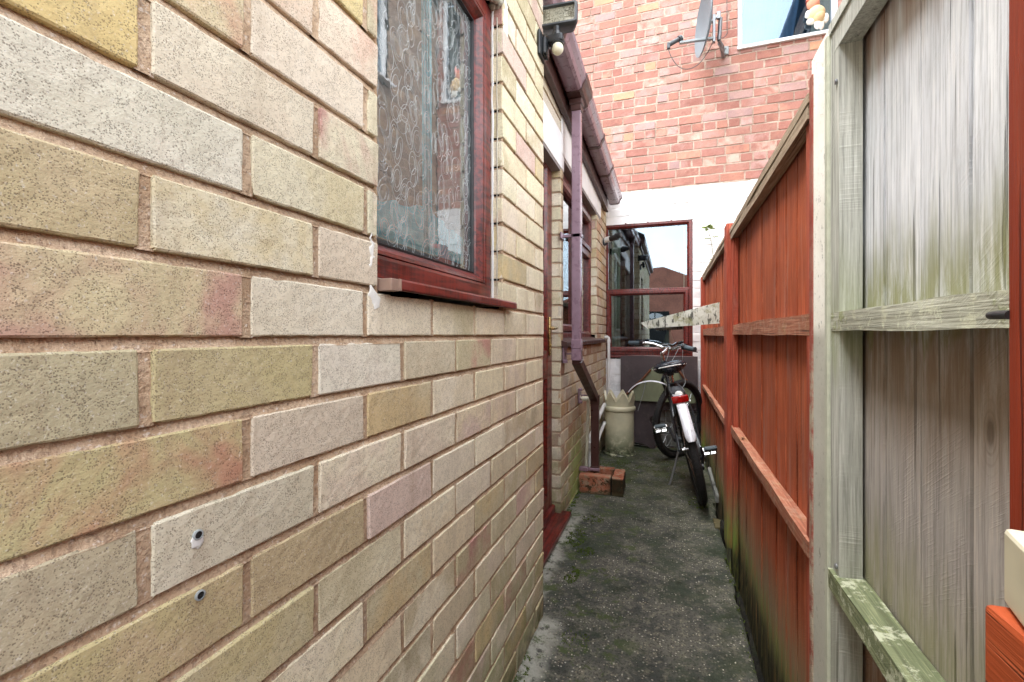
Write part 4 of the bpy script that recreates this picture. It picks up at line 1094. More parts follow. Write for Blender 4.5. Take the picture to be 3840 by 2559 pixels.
for j in range(n2 + 1):
    V.append([bm.verts.new((.20 + .016 * i, -1.9 + 6.3 * j / n2, -.150 + .03 * noise.noise(Vector((i * .35, j * .22, 8))) + .01 * noise.noise(Vector((i, j * .9, 3))))) for i in range(n1 + 1)])
for j in range(n2):
    for i in range(n1): bm.faces.new((V[j][i], V[j][i + 1], V[j + 1][i + 1], V[j + 1][i]))
tag(fin('soil', bm, M_SOIL, None, True), kind='structure')
bm = B(); box(bm, -60, 60, -60, 60, -.32, -.20); tag(fin('ground', bm, simple('yard_ground', (92, 88, 78), .95, 0, 8, .25, .4)), kind='structure')
bm = B()
box(bm, .268, .300, 3.08, 3.72, -.03, .018, .006, seg=2)
for v in bm.verts: v.co += Vector((noise.noise(v.co * 40), 0, noise.noise(v.co * 41))) * .003
tag(fin('kerb_stone', bm, M_STONE), 'loose grey concrete kerb piece lying against the foot of the farthest red panel', 'kerb')
bm = B(); box(bm, .222, .262, 2.60, 2.72, -.02, .008, .004, seg=2)
for v in bm.verts: v.co += Vector((noise.noise(v.co * 40), noise.noise(v.co * 44), noise.noise(v.co * 41))) * .005
tag(fin('broken_brick', bm, M_GULLY), 'broken piece of red brick set in the path edge by the timber post', 'brick')

# moss along the wall feet and cracks
def moss(name, spots, lab):
    bm = B()
    for (cx, cy, rx, ry, n) in spots:
        for k in range(n):
            a = R.uniform(0, 2 * pi); q = sqrt(R.random()); x = cx + rx * q * cos(a); y = cy + ry * q * sin(a)
            if noise.noise(Vector((x * 40, y * 40, 5))) < -.05: continue
            h = R.uniform(.002, .007); z = .001 + noise.noise(Vector((x * 5, y * 5, 1))) * .006 + max(0, -.53 - x) * .1
            for t in range(3):
                d = Vector((R.uniform(-1, 1), R.uniform(-1, 1), 0)).normalized() * R.uniform(.001, .0028); p = Vector((x, y, z))
                v0 = bm.verts.new(p - d); v1 = bm.verts.new(p + d); v2 = bm.verts.new(p + Vector((R.uniform(-.003, .003), R.uniform(-.003, .003), h))); bm.faces.new((v0, v1, v2))
    n = NT('moss_green'); col = n.mix(n.noise(60, 3), C4((52, 66, 26)), C4((98, 116, 46))); n.pr(col, .9, 0, None, .2)
    return tag(fin(name, bm, n.m), lab, 'moss', None, 'stuff')
spots = [(-.375, .95 + .0, .03, .05, 420), (-.42, 1.28, .02, .10, 260), (-.36, 1.12, .03, .03, 90), (-.39, 1.9, .03, .07, 420), (-.44, 2.25, .05, .10, 600), (-.37, 2.12, .04, .05, 260), (-.40, 2.5, .06, .06, 260), (-.545, 2.7, .014, .28, 700),
         (-.36, 3.6, .16, .12, 500), (.16, 2.95, .06, .10, 360), (.0, 3.6, .2, .25, 500), (-.30, 1.5, .05, .05, 120), (.24, 2.0, .01, .5, 200), (-.428, .7, .006, .5, 300)]
moss('moss', spots, 'tufts of bright green moss along the wall feet and over the concrete path')
# pebbles and grit on the path
bm = B()
for k in range(520):
    y = R.uniform(.9, 4.1); x = R.uniform(-.36 if y < 1.6 else -.5, .23); r = R.choice([.0012, .0016, .002, .0026, .0034])
    m = Matrix.Translation((x, y, noise.noise(Vector((x * 5, y * 5, 1))) * .006 + r * .4)) @ Matrix.Rotation(R.uniform(0, 6), 4, 'Z') @ Matrix.Diagonal((1, R.uniform(.6, 1), .6, 1))
    bmesh.ops.create_icosphere(bm, subdivisions=1, radius=r, matrix=m)
tag(fin('grit', bm, simple('pale_grit', (176, 172, 158), .8, 0, 30, .3, .3)), 'scattered pale grit over the dark concrete path', 'grit', None, 'stuff')
bm = B()
tube(bm, [(.13, 1.34, .006), (.15, 1.36, .010), (.155, 1.40, .008), (.17, 1.41, .009)], .0009, 5); tube(bm, [(.15, 1.36, .01), (.135, 1.385, .012), (.14, 1.40, .01)], .0007, 5)
tag(fin('twig', bm, simple('dry_twig', (190, 178, 130), .8)), 'thin dry straw twig lying on the concrete near the fence', 'twig')

for k, (lx, ly, la) in enumerate(((.272, 2.02, 1.1),)):
    bm = B(); q = Matrix.Translation((lx, ly, .594)) @ Matrix.Rotation(la, 4, 'Z') @ Matrix.Diagonal((.8, .8, .8, 1)); V = []
    for i in range(7):
        t_ = i / 6; w_ = .0075 * sin(pi * min(1, t_ * 1.02)) ** .7 + .0004; V.append([bm.verts.new(q @ Vector((t_ * .030, y_ * w_, .004 * abs(y_) + .004 * sin(t_ * 3) + z_))) for y_, z_ in ((-1, 0), (0, -.001), (1, 0), (0, -.0016))])
    for i in range(6):
        for e_ in range(4): bm.faces.new((V[i][e_], V[i][(e_ + 1) % 4], V[i + 1][(e_ + 1) % 4], V[i + 1][e_]))
    lf = fin('dead_leaf', bm, M_RUST, None, True); tag(lf, 'small curled dead leaf lying on the lower rail of the red fence', 'leaf')
# ------------------------------------------------------------------ fences
BX = .302          # face of the boards
def panel(lab, ya, yb, z0, z1, mats, nb, bx, rails, railx, stile_w, cap, seed, group):
    """boards overlap feather-edge fashion"""
    mb, mf, mr, mc = mats
    t = root('garden_fence', lab, 'fence', (bx, (ya + yb) / 2, z0), group)
    bm = B(); w = (yb - ya) / nb; rng = random.Random(seed); ids = []
    for i in range(nb):
        a = ya + w * i; b = a + w - .0026; n = 24; th0, th1 = .0065, .0045
        dx = rng.uniform(-.0016, .0016); V = []; bow = rng.uniform(-.002, .002)
        for k in range(n + 1):
            t_ = k / n; z = z0 + (z1 - z0) * t_; j = lambda q: noise.noise(Vector((seed * 3 + i * 5.7, t_ * 6, q))) * .0016
            zz = z + (rng.uniform(-.006, .006) if k in (0,) else 0)
            V.append([bm.verts.new((bx - th0 + dx + j(1) + bow * sin(pi * t_), a + j(2), zz)), bm.verts.new((bx - th1 + dx + j(3) + bow * sin(pi * t_), b + j(4), zz)), bm.verts.new((bx + .008, b, zz)), bm.verts.new((bx + .006, a, zz))])
        c0 = len(ids)
        for q in V: ids += [rng.Random if False else i] * 4
        for k in range(n):
            for e in range(4): bm.faces.new((V[k][e], V[k][(e + 1) % 4], V[k + 1][(e + 1) % 4], V[k + 1][e]))
        bm.faces.new(V[0][::-1]); bm.faces.new(V[-1])
    o = fin('boards', bm, mb, t); tones = [rng.random() for _ in range(nb)]
    at = o.data.attributes.new('brd', 'FLOAT', 'POINT')
    for i in range(len(o.data.vertices)): at.data[i].value = tones[min(nb - 1, i // (25 * 4))]
    bm = B(); box(bm, bx + .0085, bx + .014, ya + .01, yb - .01, z0 + .01, z1 - .01); fin('gap_shade_sheet', bm, M_GAP, t)  # added dark sheet blocks light behind the boards so the gaps look shaded
    for zc, hh, pr_ in rails:
        bm = B(); board(bm, bx - .012 - pr_, bx - .008, ya + stile_w * .2, yb - stile_w * .2, zc - hh / 2, zc + hh / 2, 20, .004, seed + int(zc * 100), 0, 'y'); 
        ro = fin('rail', bm, mr[0] if zc > .8 else mr[1], t); set_brd(ro, lambda c: .5)
    for yy in (ya, yb - stile_w):
        bm = B(); board(bm, railx, bx - .011, yy, yy + stile_w, z0, z1 - .012, 20, .001, seed + int(yy * 10)); so = fin('stile', bm, mf, t); set_brd(so, lambda c: .45)
    if cap:
        bm = B(); board(bm, cap[0], bx + .03, ya - .004, yb + .004, z1 - .004, z1 + .016, 24, .003, seed + 4, 0, 'y'); co = fin('capping', bm, mc, t); set_brd(co, lambda c: .5)
        bm = B(); board(bm, cap[1], bx - .012, ya + .002, yb - .002, z1 - cap[2], z1 - .005, 24, .003, seed + 5, 0, 'y'); co = fin('top_rail', bm, mc, t); set_brd(co, lambda c: .5)
    return t
G = 'fence panels along the right of the passage'
panel('farthest red stained fence panel, next to the white wall', 2.44, 4.26, -.15, 1.50, (M_RED, M_REDF, (M_REDR, M_REDR), M_CAP), 16, .292, [(1.03, .052, .014), (.57, .03, .020)], .262, .05, (.262, .264, .03), 11, G)
panel('middle red stained fence panel between the timber post and the concrete post', 1.068, 2.33, -.15, 1.485, (M_RED, M_REDF, (M_REDR, M_REDR), M_CAP), 11, .304, [(1.035, .045, .020), (.575, .034, .026)], .272, .045, (.262, .264, .034), 23, G)
panel('nearest fence panel of unpainted silvery grey boards', .20, .944, -.15, 1.545, (M_GREYW, M_GREYF, (M_GREYR, M_GREYR2), M_CAP2 if False else M_GREYF), 7, .312, [(1.036, .033, .034), (.590, .034, .038)], .268, .042, (.266, .268, .045), 37, G)
for z_ in (1.443, .621):
    bm = B(); lathe(bm, [(.0001, .0012), (.0035, .001), (.0046, 0), (.0046, -.002)], (.2655, .912, z_), 14, 0, Matrix.Rotation(radians(-90), 4, 'Y')); so = fin('screw_head', bm, M_STEEL, bpy.data.objects['garden_fence.002'])
# timber post
pt = root('fence_post', 'slim dark red timber post between the two red panels', 'fence post', (.27, 2.38, 0))
bm = B(); board(bm, .250, .30, 2.335, 2.435, .02, 1.53, 22, .0015, 5); o = fin('shaft', bm, M_REDF, pt); set_brd(o, lambda c: .4)
bm = B(); box(bm, .246, .30, 2.50, 2.62, -.10, .045, .008); 
for v in bm.verts: v.co += Vector((noise.noise(v.co * 30), 0, noise.noise(v.co * 33))) * .006
tag(fin('post_footing', bm, M_SOIL, pt))
pt = root('fence_post', 'red timber post standing against the white wall at the far end of the fence', 'fence post', (.28, 4.26, 0))
bm = B(); board(bm, .252, .31, 4.20, 4.285, -.02, 1.50, 22, .0015, 8); o = fin('shaft', bm, M_REDF, pt); set_brd(o, lambda c: .4)
# concrete post
pt = root('concrete_fence_post', 'pale pitted concrete post with a red painted edge between red and grey panels', 'fence post', (.29, 1.0, 0))
bm = B(); box(bm, .268, .36, .947, 1.064, -.1, 1.565, .006, seg=2); o = fin('shaft', bm, M_CONC, pt)
bm = B(); box(bm, .2655, .30, 1.046, 1.0665, -.06, 1.530, .002)
n = NT('worn_red_paint'); m_ = n.rng(n.noise(16, 5, .7), .40, .62); zz = n.xyz()[2]; m_ = n.math('MULTIPLY', m_, n.rng(zz, .92, 1.05, 1.0, .25))
w_ = n.wave(1, 3, n.map((0, 120, 190)), 2, 'SIN', 'DIAGONAL')
cc_ = n.mix(m_, C4((136, 52, 42)), C4((168, 158, 140))); n.pr(n.mix(n.math('MULTIPLY', w_, .12), cc_, C4((206, 170, 150))), .8, 0, n.bump(n.math('ADD', n.noise(90, 4), n.math('MULTIPLY', w_, .6)), .6, .003), .25)
fin('painted_edge', bm, n.m, pt)
bm = B(); box(bm, .263, .30, .944, .962, -.06, 1.545, .003); fin('pale_strip', bm, simple('pale_sealed_edge', (176, 180, 164), .7, 0, 60, .1, .3), pt)
# mouldy plank sticking out from behind the timber post
bm = B(); prism(bm, [(.33, 1.082), (.33, 1.220), (-.184, 1.090), (-.150, 1.060), (-.142, 1.050)], .028, lambda a, b, h: (a, 3.02 + .25 * max(0, (.33 - a)) + h, b))
bmesh.ops.subdivide_edges(bm, edges=bm.edges, cuts=5, use_grid_fill=True)
for v in bm.verts: v.co += Vector((0, noise.noise(v.co * 20), noise.noise(v.co * 26))) * .0025
n = NT('mould_streaked_timber'); st = n.noise(1, 5, .65, n.map((52, 20, 14))); a_ = n.noise(90, 4, .7); z = n.xyz()[2]
col = n.mix(n.rng(n.noise(9, 4), .3, .7), C4((176, 178, 164)), C4((206, 208, 198))); k_ = n.rng(n.math('ADD', st, n.math('MULTIPLY', a_, .15)), .60, .68)
col = n.mix(n.math('MULTIPLY', k_, .85), col, C4((44, 44, 38))); col = n.mix(n.math('MULTIPLY', n.rng(n.noise(13, 5, .7), .52, .62), .6), col, C4((112, 110, 58)))
n.pr(col, .9, 0, n.bump(st, .5, .002), .25)
tag(fin('weathered_plank', bm, n.m), 'pale mouldy pointed plank sticking out across the passage from the far fence', 'plank')

# ------------------------------------------------------------------ gate at the right edge
gt = root('garden_gate', 'orange brown timber gate standing open at the right edge, with bolt and white latch box', 'gate', (.22, .3, 0))
bm = B(); board(bm, .236, .262, -.30, .437, -.05, 1.40, 30, .0008, 3); o = fin('gate_stile', bm, M_GATEV, gt); set_brd(o, lambda c: .45)
bm = B(); box(bm, .190, .2355, -.30, .377, .745, .843, .004, seg=2); o = fin('gate_rail', bm, M_GATE, gt); set_brd(o, lambda c: .5)
bm = B(); box(bm, .196, .2355, -.30, .377, .60, .738, .004, seg=2); o = fin('gate_rail', bm, M_GATE, gt); set_brd(o, lambda c: .7)
bm = B(); MT = Matrix.Translation((.2085, .352, .869)) @ Matrix.Rotation(radians(-14), 4, 'Z')
box(bm, -.014, .018, -.05, .022, -.0245, .0235, .003, 0, MT, 2); box(bm, .008, .018, -.04, .010, .0235, .034, .002, 0, MT, 2)
lb = fin('latch_box', bm, M_IVORY, gt)
bm = B(); tube(bm, roundpath([(.182, .30, .797), (.182, .345, .797)], .01), .006, 12); tube(bm, [(.184, .318, .797), (.182, .320, .808), (.180, .321, .818)], [.0045, .0045, .005], 12); lathe(bm, [(.0001, -.0065), (.005, -.0045), (.0065, 0), (.005, .0045), (.0001, .0065)], (.180, .321, .818), 16)
fin('bolt', bm, M_BLACK, gt, True)
bm = B(); tube(bm, [(.2365, .4365, 1.029), (.2375, .452, 1.0295), (.238, .462, 1.0295), (.2382, .466, 1.0295)], [.0034, .0034, .0030, .0012], 12); fin('latch_pin', bm, M_BLACK, gt, True)

# ------------------------------------------------------------------ floodlight with sensor
fl = root('floodlight', 'black outdoor floodlight with a cream motion sensor on the corner of the yellow brick wall', 'floodlight', (-.43, 1.54, 2.03))
bm = B()
box(bm, -.4295, -.418, 1.505, 1.578, 1.975, 2.062, .006, seg=2); box(bm, -.42, -.404, 1.525, 1.575, 1.985, 2.045, .006, seg=2)
box(bm, -.412, -.352, 1.552, 1.598, 2.036, 2.066, .008, seg=3)
cyl(bm, (-.378, 1.575, 2.060), (-.378, 1.575, 2.098), .011); cyl(bm, (-.378, 1.575, 2.058), (-.378, 1.575, 2.080), .022, .014, 20)
fin('wall_bracket', bm, M_BLACK, fl, True)
RH = Matrix.Translation((-.380, 1.60, 2.150)) @ Matrix.Rotation(radians(4), 4, 'Z') @ Matrix.Rotation(radians(-9), 4, 'X')
bm = B()
def FH(a, b, h): return RH @ Vector((a, -h, b))
W, Hh = .0725, .043
def rrect(w, h, r, n=5):
    o = []
    for cx, cy, a0 in ((w - r, h - r, 0), (-w + r, h - r, 90), (-w + r, -h + r, 180), (w - r, -h + r, 270)):
        for k in range(n + 1):
            a = radians(a0 + 90 * k / n); o.append((cx + r * cos(a), cy + r * sin(a)))
    return o
def rrings(secs, F):
    rr = [[bm.verts.new(F(a, b, h)) for a, b in rrect(w, hh, r)] for w, hh, r, h in secs]; m = len(rr[0])
    for i in range(len(rr) - 1):
        for k in range(m): bm.faces.new((rr[i][k], rr[i][(k + 1) % m], rr[i + 1][(k + 1) % m], rr[i + 1][k]))
    bm.faces.new(rr[0][::-1]); bm.faces.new(rr[-1])
rrings([(W * .5, Hh * .5, .01, -.052), (W * .8, Hh * .8, .012, -.040), (W * .98, Hh * .98, .012, -.004), (W, Hh, .012, 0), (W, Hh, .012, .014), (W * .97, Hh * .95, .011, .018), (W * .86, Hh * .80, .006, .018), (W * .84, Hh * .77, .005, .006)], FH)
head = fin('lamp_head', bm, M_DGREY, fl, True)
bm = B(); w, h = W * .84, Hh * .77; box(bm, -w, w, -.0075, -.0055, -h, h, 0, 0, RH)
for sx in (-1, 1):
    for k in range(9):
        t = k / 9; 
        tube(bm, [RH @ Vector((sx * w * (.98 - .0 * t), -.009, h * (.9 - t * 1.6))), RH @ Vector((sx * w * (.60 + .1 * abs(t - .5)), -.009, h * (.9 - t * 1.6) - h * .25 * (1 if t < .5 else -1)))], .0009, 4)
    ring_frame(bm, sx * w * .55 - .009, sx * w * .55 + .009, -.011, .015, [(0, -.001), (0, .0012), (.0016, .0012), (.0016, -.001)], lambda a, b, hh: RH @ Vector((a, -.0085 - hh, b)))
fin('lamp_lens', bm, M_LENS, head)
bm = B(); cyl(bm, (-.374, 1.578, 2.040), (-.372, 1.563, 2.020), .020, .0225, 24); fin('sensor_housing', bm, M_BLACK, fl, True)
bm = B(); bmesh.ops.create_uvsphere(bm, u_segments=24, v_segments=16, radius=.0205, matrix=Matrix.Translation((-.371, 1.561, 2.012))); fin('sensor_eye', bm, M_IVORY, fl, True)

# ------------------------------------------------------------------ small security camera
sc_ = root('security_camera', 'small black bullet camera on a white neck at the far end of the yellow wall', 'security camera', (-.55, 4.08, 1.84))
bm = B(); cyl(bm, (-.558, 4.08, 1.83), (-.545, 4.08, 1.83), .03, .028, 20); tube(bm, [(-.55, 4.08, 1.80), (-.53, 4.08, 1.81), (-.52, 4.075, 1.835)], .012, 10); fin('wall_mount', bm, M_BLACK, sc_, True)
bm = B(); cyl(bm, (-.535, 4.076, 1.842), (-.492, 4.055, 1.846), .026, .026, 20); fin('neck', bm, M_WPLAS, sc_, True)
bm = B(); cyl(bm, (-.494, 4.056, 1.846), (-.425, 4.02, 1.853), .024, .026, 20); cyl(bm, (-.440, 4.028, 1.858), (-.395, 4.004, 1.866), .028, .021, 20); fin('camera_body', bm, M_BLACK, sc_, True)

# ------------------------------------------------------------------ brick gully surround
gs = root('gully_surround', 'low square of mossy red bricks round the drain under the downpipe', 'drain surround', (-.42, 3.0, 0))
bm = B()
def rb(x0, x1, y0, y1, z0, z1):
    vs_ = box(bm, x0, x1, y0, y1, z0, z1, .005, seg=2)
rb(-.548, -.352, 2.905, 2.968, .0, .115)
rb(-.344, -.275, 2.905, 2.972, .0, .115); rb(-.345, -.277, 2.980, 3.055, .0, .113); rb(-.345, -.279, 3.062, 3.125, .0, .112)
rb(-.548, -.352, 3.115, 3.165, .0, .108)
bmesh.ops.subdivide_edges(bm, edges=[e for e in bm.edges if e.calc_length() > .03], cuts=4, use_grid_fill=True)
for v in bm.verts: v.co += Vector((noise.noise(v.co * 28), noise.noise(v.co * 29 + Vector((3, 0, 0))), noise.noise(v.co * 31))) * .005
fin('surround', bm, M_GULLY, gs, True)
bm = B(); box(bm, -.549, -.340, 2.965, 3.12, .0, .045, .004); fin('drain_grate', bm, M_SOIL, gs)

# ------------------------------------------------------------------ chimney pot
cp = root('chimney_pot', 'old cream clay chimney pot with pointed crown standing on the concrete', 'chimney pot', (-.405, 3.965, 0))
bm = B(); c = (-.405, 3.965, 0)
lathe(bm, [(.100, .0), (.134, .001), (.138, .008), (.134, .016), (.121, .020), (.1205, .365), (.128, .370), (.133, .378), (.133, .398), (.128, .406), (.121, .410), (.108, .410), (.108, .02), (.100, .0)], c, 56)
NS = 84; ro, ri = .1195, .107; V = []
for k in range(NS):
    a = 2 * pi * k / NS; ph = (k / NS * 7 + .38) % 1; tri = abs(2 * ph - 1); z = .448 + .088 * (tri ** .95) + .004 * noise.noise(Vector((k * .5, 0, 0))); fl_ = .006 * (z - .41) / .15
    V.append([bm.verts.new((c[0] + cos(a) * r, c[1] + sin(a) * r, zz)) for r, zz in ((ro, .408), (ro + fl_ + .001, z - .012), (ro + fl_ + .004, z - .005), (ro + fl_ + .002, z), (ri + fl_, z), (ri + fl_ - .001, z - .012), (ri, .408))])
for k in range(NS):
    p, q = V[k], V[(k + 1) % NS]
    for i in range(6): bm.faces.new((p[i], q[i], q[i + 1], p[i + 1]))
for v in bm.verts: v.co += Vector((noise.noise(v.co * 14), noise.noise(v.co * 15), noise.noise(v.co * 40) * .6)) * .002
fin('pot', bm, M_POT, cp, True)

# ------------------------------------------------------------------ boards leaning at the far wall
bm = B()
prism(bm, [(-.424, .815), (.228, .819), (.228, .35), (.10, .345), (.02, .36), (-.04, .345), (-.075, .335), (-.12, .30), (-.165, .275), (-.178, .24), (-.14, .20), (-.145, .15), (-.125, .08), (-.118, .006), (-.16, .0), (-.21, .035), (-.26, .045), (-.30, .05), (-.424, .05)], .008,
      lambda a, b, h: (a, YR - .075 + .05 * b / .8 - h, b))
bmesh.ops.subdivide_edges(bm, edges=[e for e in bm.edges if e.calc_length() > .05], cuts=2)
tag(fin('old_board', bm, M_BOARD), 'dark brown sheet with a ragged bottom edge leaning under the far window', 'board')
bm = B()
prism(bm, [(-.36, .44), (-.30, .52), (-.22, .60), (-.17, .66), (-.13, .715), (-.09, .742), (.0, .75), (.06, .735), (.09, .69), (.12, .62), (.18, .55), (.26, .46), (.26, .42), (-.36, .42)], .01, lambda a, b, h: (a - .02, YR - .11 + .05 * b / .8 - h, b))
gsh = tag(fin('old_sheet', bm, M_SHEET), 'green grey metal sheet with a domed top propped before the dark brown board', 'metal sheet')
bm = B()
tube(bm, [(-.40, YR - .10, .44), (-.30, YR - .10, .545), (-.22, YR - .10, .625), (-.16, YR - .095, .70)], .010, 8); fin('rusty_edge', bm, M_RUST, gsh); bm = B(); tube(bm, [(.07, YR - .10, .70), (.13, YR - .10, .62), (.24, YR - .10, .50)], .010, 8)
fin('rusty_edge', bm, M_RUST, gsh)
lm = root('loose_mudguard', 'loose silver bicycle mudguard arching from the chimney pot to the bicycle', 'mudguard', (-.2, 3.86, .5))
bm = B(); prof_ = [(.020 * sin(a), .011 * cos(a) - .011) for a in [radians(-72 + 24 * k) for k in range(7)]]; prof_ += [(x * .9, y - .002) for x, y in prof_[::-1]]
P = []
for k in range(25):
    t = k / 24; ang = radians(150 - 108 * t); P.append(Vector((-.13 + .225 * cos(ang), 3.88 - .10 * t, .438 + .205 * sin(ang))))
V = []
for i, p in enumerate(P):
    T = (P[min(i + 1, 24)] - P[max(i - 1, 0)]).normalized(); Nn = Vector((0, 1, 0)).cross(T).normalized() * -1
    if Nn.z < 0: Nn = -Nn
    S = T.cross(Nn).normalized(); V.append([bm.verts.new(p + S * a + Nn * b) for a, b in prof_])
m = len(prof_)
for i in range(24):
    for k in range(m): bm.faces.new((V[i][k], V[i][(k + 1) % m], V[i + 1][(k + 1) % m], V[i + 1][k]))
bm.faces.new(V[0][::-1]); bm.faces.new(V[-1])
fin('mudguard_blade', bm, M_SILVER, lm, True)
bm = B(); tube(bm, [(-.185, 3.84, .625), (-.20, 3.83, .55), (-.245, 3.83, .39)], .0028, 6); tube(bm, [(-.185, 3.80, .63), (-.186, 3.83, .612), (-.185, 3.86, .63)], .004, 6); fin('stay', bm, M_STEEL, lm, True); bm = B(); tube(bm, [(-.02, 3.80, .62), (-.035, 3.80, .58), (-.03, 3.80, .50)], .0025, 6); fin('stay', bm, M_STEEL, lm, True)

# ------------------------------------------------------------------ bicycle
bk = root('bicycle', 'dark city bicycle leaning on its kickstand with silver rear mudguard and red reflector', 'bicycle', (.184, 2.985, .0), None, (radians(-12.3), 0, radians(94.0)))
def bfin(nm, bm, mat, par=None, smooth=True):
    bmesh.ops.recalc_face_normals(bm, faces=bm.faces)
    me = bpy.data.meshes.new(nm); bm.to_mesh(me); bm.free()
    if smooth:
        me.shade_smooth()
        try: me.set_sharp_from_angle(angle=radians(40))
        except Exception: pass
    me.materials.append(mat); o = bpy.data.objects.new(nm, me); SC.collection.objects.link(o); o.parent = par or bk; return o
RW = .322
P0 = Vector((.985, 0, RW)); AX = Vector((-.326, 0, .945)).normalized()
ST = Matrix.Translation(P0) @ Matrix.Rotation(radians(-43), 4, AX) @ Matrix.Translation(-P0)
I4 = Matrix.Identity(4)
def torus(bm, c, Rm, sec, M, seg=72):
    rings = []
    for k in range(seg):
        a = 2 * pi * k / seg; rings.append([bm.verts.new(M @ Vector((c[0] + (Rm + r) * cos(a), c[1] + y, c[2] + (Rm + r) * sin(a)))) for r, y in sec])
    m = len(sec)
    for i in range(seg):
        for k in range(m): bm.faces.new((rings[i][k], rings[i][(k + 1) % m], rings[(i + 1) % seg][(k + 1) % m], rings[(i + 1) % seg][k]))
def wheel(c, M, lab):
    w = bpy.data.objects.new('wheel', None); SC.collection.objects.link(w); w.parent = bk; w['label'] = lab
    tr = .0235; bm = B()
    sec = [(tr * cos(2 * pi * k / 14) * (1.0 if k % 7 else 1.0), tr * 1.02 * sin(2 * pi * k / 14)) for k in range(14)]
    torus(bm, c, RW - tr, sec, M, 90)
    for k in range(90):                                            # tread blocks
        a = 2 * pi * k / 90
        for s_ in (-1, 1):
            q = M @ Matrix.Translation(Vector(c)) @ Matrix.Rotation(-a, 4, 'Y') @ Matrix.Translation((RW - .001, s_ * .008, 0)); box(bm, -.002, .002, -.004, .004, -.006, .006, 0, 0, q)
    bfin('tyre', bm, M_TYRE, w)
    bm = B(); torus(bm, c, RW - .052, [(.010, -.012), (.010, .012), (-.008, .009), (-.012, 0), (-.008, -.009)], M, 72); bfin('rim', bm, M_BLACK, w)
    bm = B()
    for k in range(28):
        a = 2 * pi * k / 28; s_ = 1 if k % 2 else -1; a2 = a + (.9 if (k // 2) % 2 else -.9)
        tube(bm, [M @ Vector((c[0] + (RW - .058) * cos(a), c[1], c[2] + (RW - .058) * sin(a))), M @ Vector((c[0] + .022 * cos(a2), c[1] + s_ * .028, c[2] + .022 * sin(a2)))], .0011, 5)
    cyl(bm, M @ Vector((c[0], -.045, c[2])), M @ Vector((c[0], .045, c[2])), .012); cyl(bm, M @ Vector((c[0], -.034, c[2])), M @ Vector((c[0], -.030, c[2])), .024, None, 20); cyl(bm, M @ Vector((c[0], .030, c[2])), M @ Vector((c[0], .034, c[2])), .024, None, 20)
    bfin('spokes', bm, M_CHROME, w); return w
wheel((0, 0, RW), I4, 'rear wheel'); wheel((1.03, 0, RW), ST, 'front wheel turned sideways')
bm = B(); BBk = Vector((.43, 0, .285)); SCL = Vector((.285, 0, .66)); HB = P0 + AX * .42; HT = P0 + AX * .53
tube(bm, [BBk, SCL + (SCL - BBk).normalized() * .03], .017, 12); tube(bm, [SCL, HT - AX * .02], .014, 12); tube(bm, [BBk, HB + AX * .02], .0185, 12); tube(bm, [HB, HT], .021, 14)
cyl(bm, BBk + Vector((0, -.036, 0)), BBk + Vector((0, .036, 0)), .022)
for s_ in (-1, 1):
    tube(bm, [BBk + Vector((0, s_ * .02, 0)), Vector((.30, s_ * .045, .30)), Vector((0, s_ * .062, RW))], .010, 8)
    tube(bm, [SCL + Vector((0, s_ * .012, -.02)), SCL + Vector((-.06, s_ * .038, -.09)), Vector((0, s_ * .062, RW))], .009, 8)
bfin('frame', bm, M_PAINTB)
bm = B()
for s_ in (-1, 1): tube(bm, [ST @ (HB + Vector((.005, s_ * .022, -.02))), ST @ (HB + Vector((.012, s_ * .048, -.06))), ST @ Vector((1.0, s_ * .050, .42)), ST @ Vector((1.03, s_ * .048, RW))], [.013, .013, .010, .008], 10)
tube(bm, [ST @ (HB - AX * .03 + Vector((0, -.03, 0))), ST @ (HB - AX * .03 + Vector((0, .03, 0)))], .013, 10); bfin('fork', bm, M_PAINTB)
bm = B(); tube(bm, [HT, ST @ (HT + AX * .07)], .014, 14); tube(bm, [ST @ (HT + AX * .06), ST @ (HT + AX * .085 + Vector((.075, 0, .01)))], .016, 12); HC = HT + AX * .085 + Vector((.08, 0, .01))
cyl(bm, ST @ (HC + Vector((0, -.028, 0))), ST @ (HC + Vector((0, .028, 0))), .019); bfin('stem', bm, M_CHROME)
hb = None
bm = B()
pts = [HC + Vector(p) for p in ((-.10, .30, .03), (-.075, .20, .035), (-.03, .12, .032), (0, .06, .008), (0, 0, 0), (0, -.06, .008), (-.03, -.12, .032), (-.075, -.20, .035), (-.10, -.30, .03))]
fine = []
for i in range(len(pts) - 1):
    for k in range(4):
        t = k / 4; p0, p1, p2, p3 = pts[max(i - 1, 0)], pts[i], pts[i + 1], pts[min(i + 2, len(pts) - 1)]
        fine.append(.5 * ((2 * p1) + (p2 - p0) * t + (2 * p0 - 5 * p1 + 4 * p2 - p3) * t * t + (3 * p1 - p0 - 3 * p2 + p3) * t ** 3))
fine.append(pts[-1]); tube(bm, [ST @ p for p in fine], .0125, 12); hb = bfin('handlebar', bm, M_CHROME)
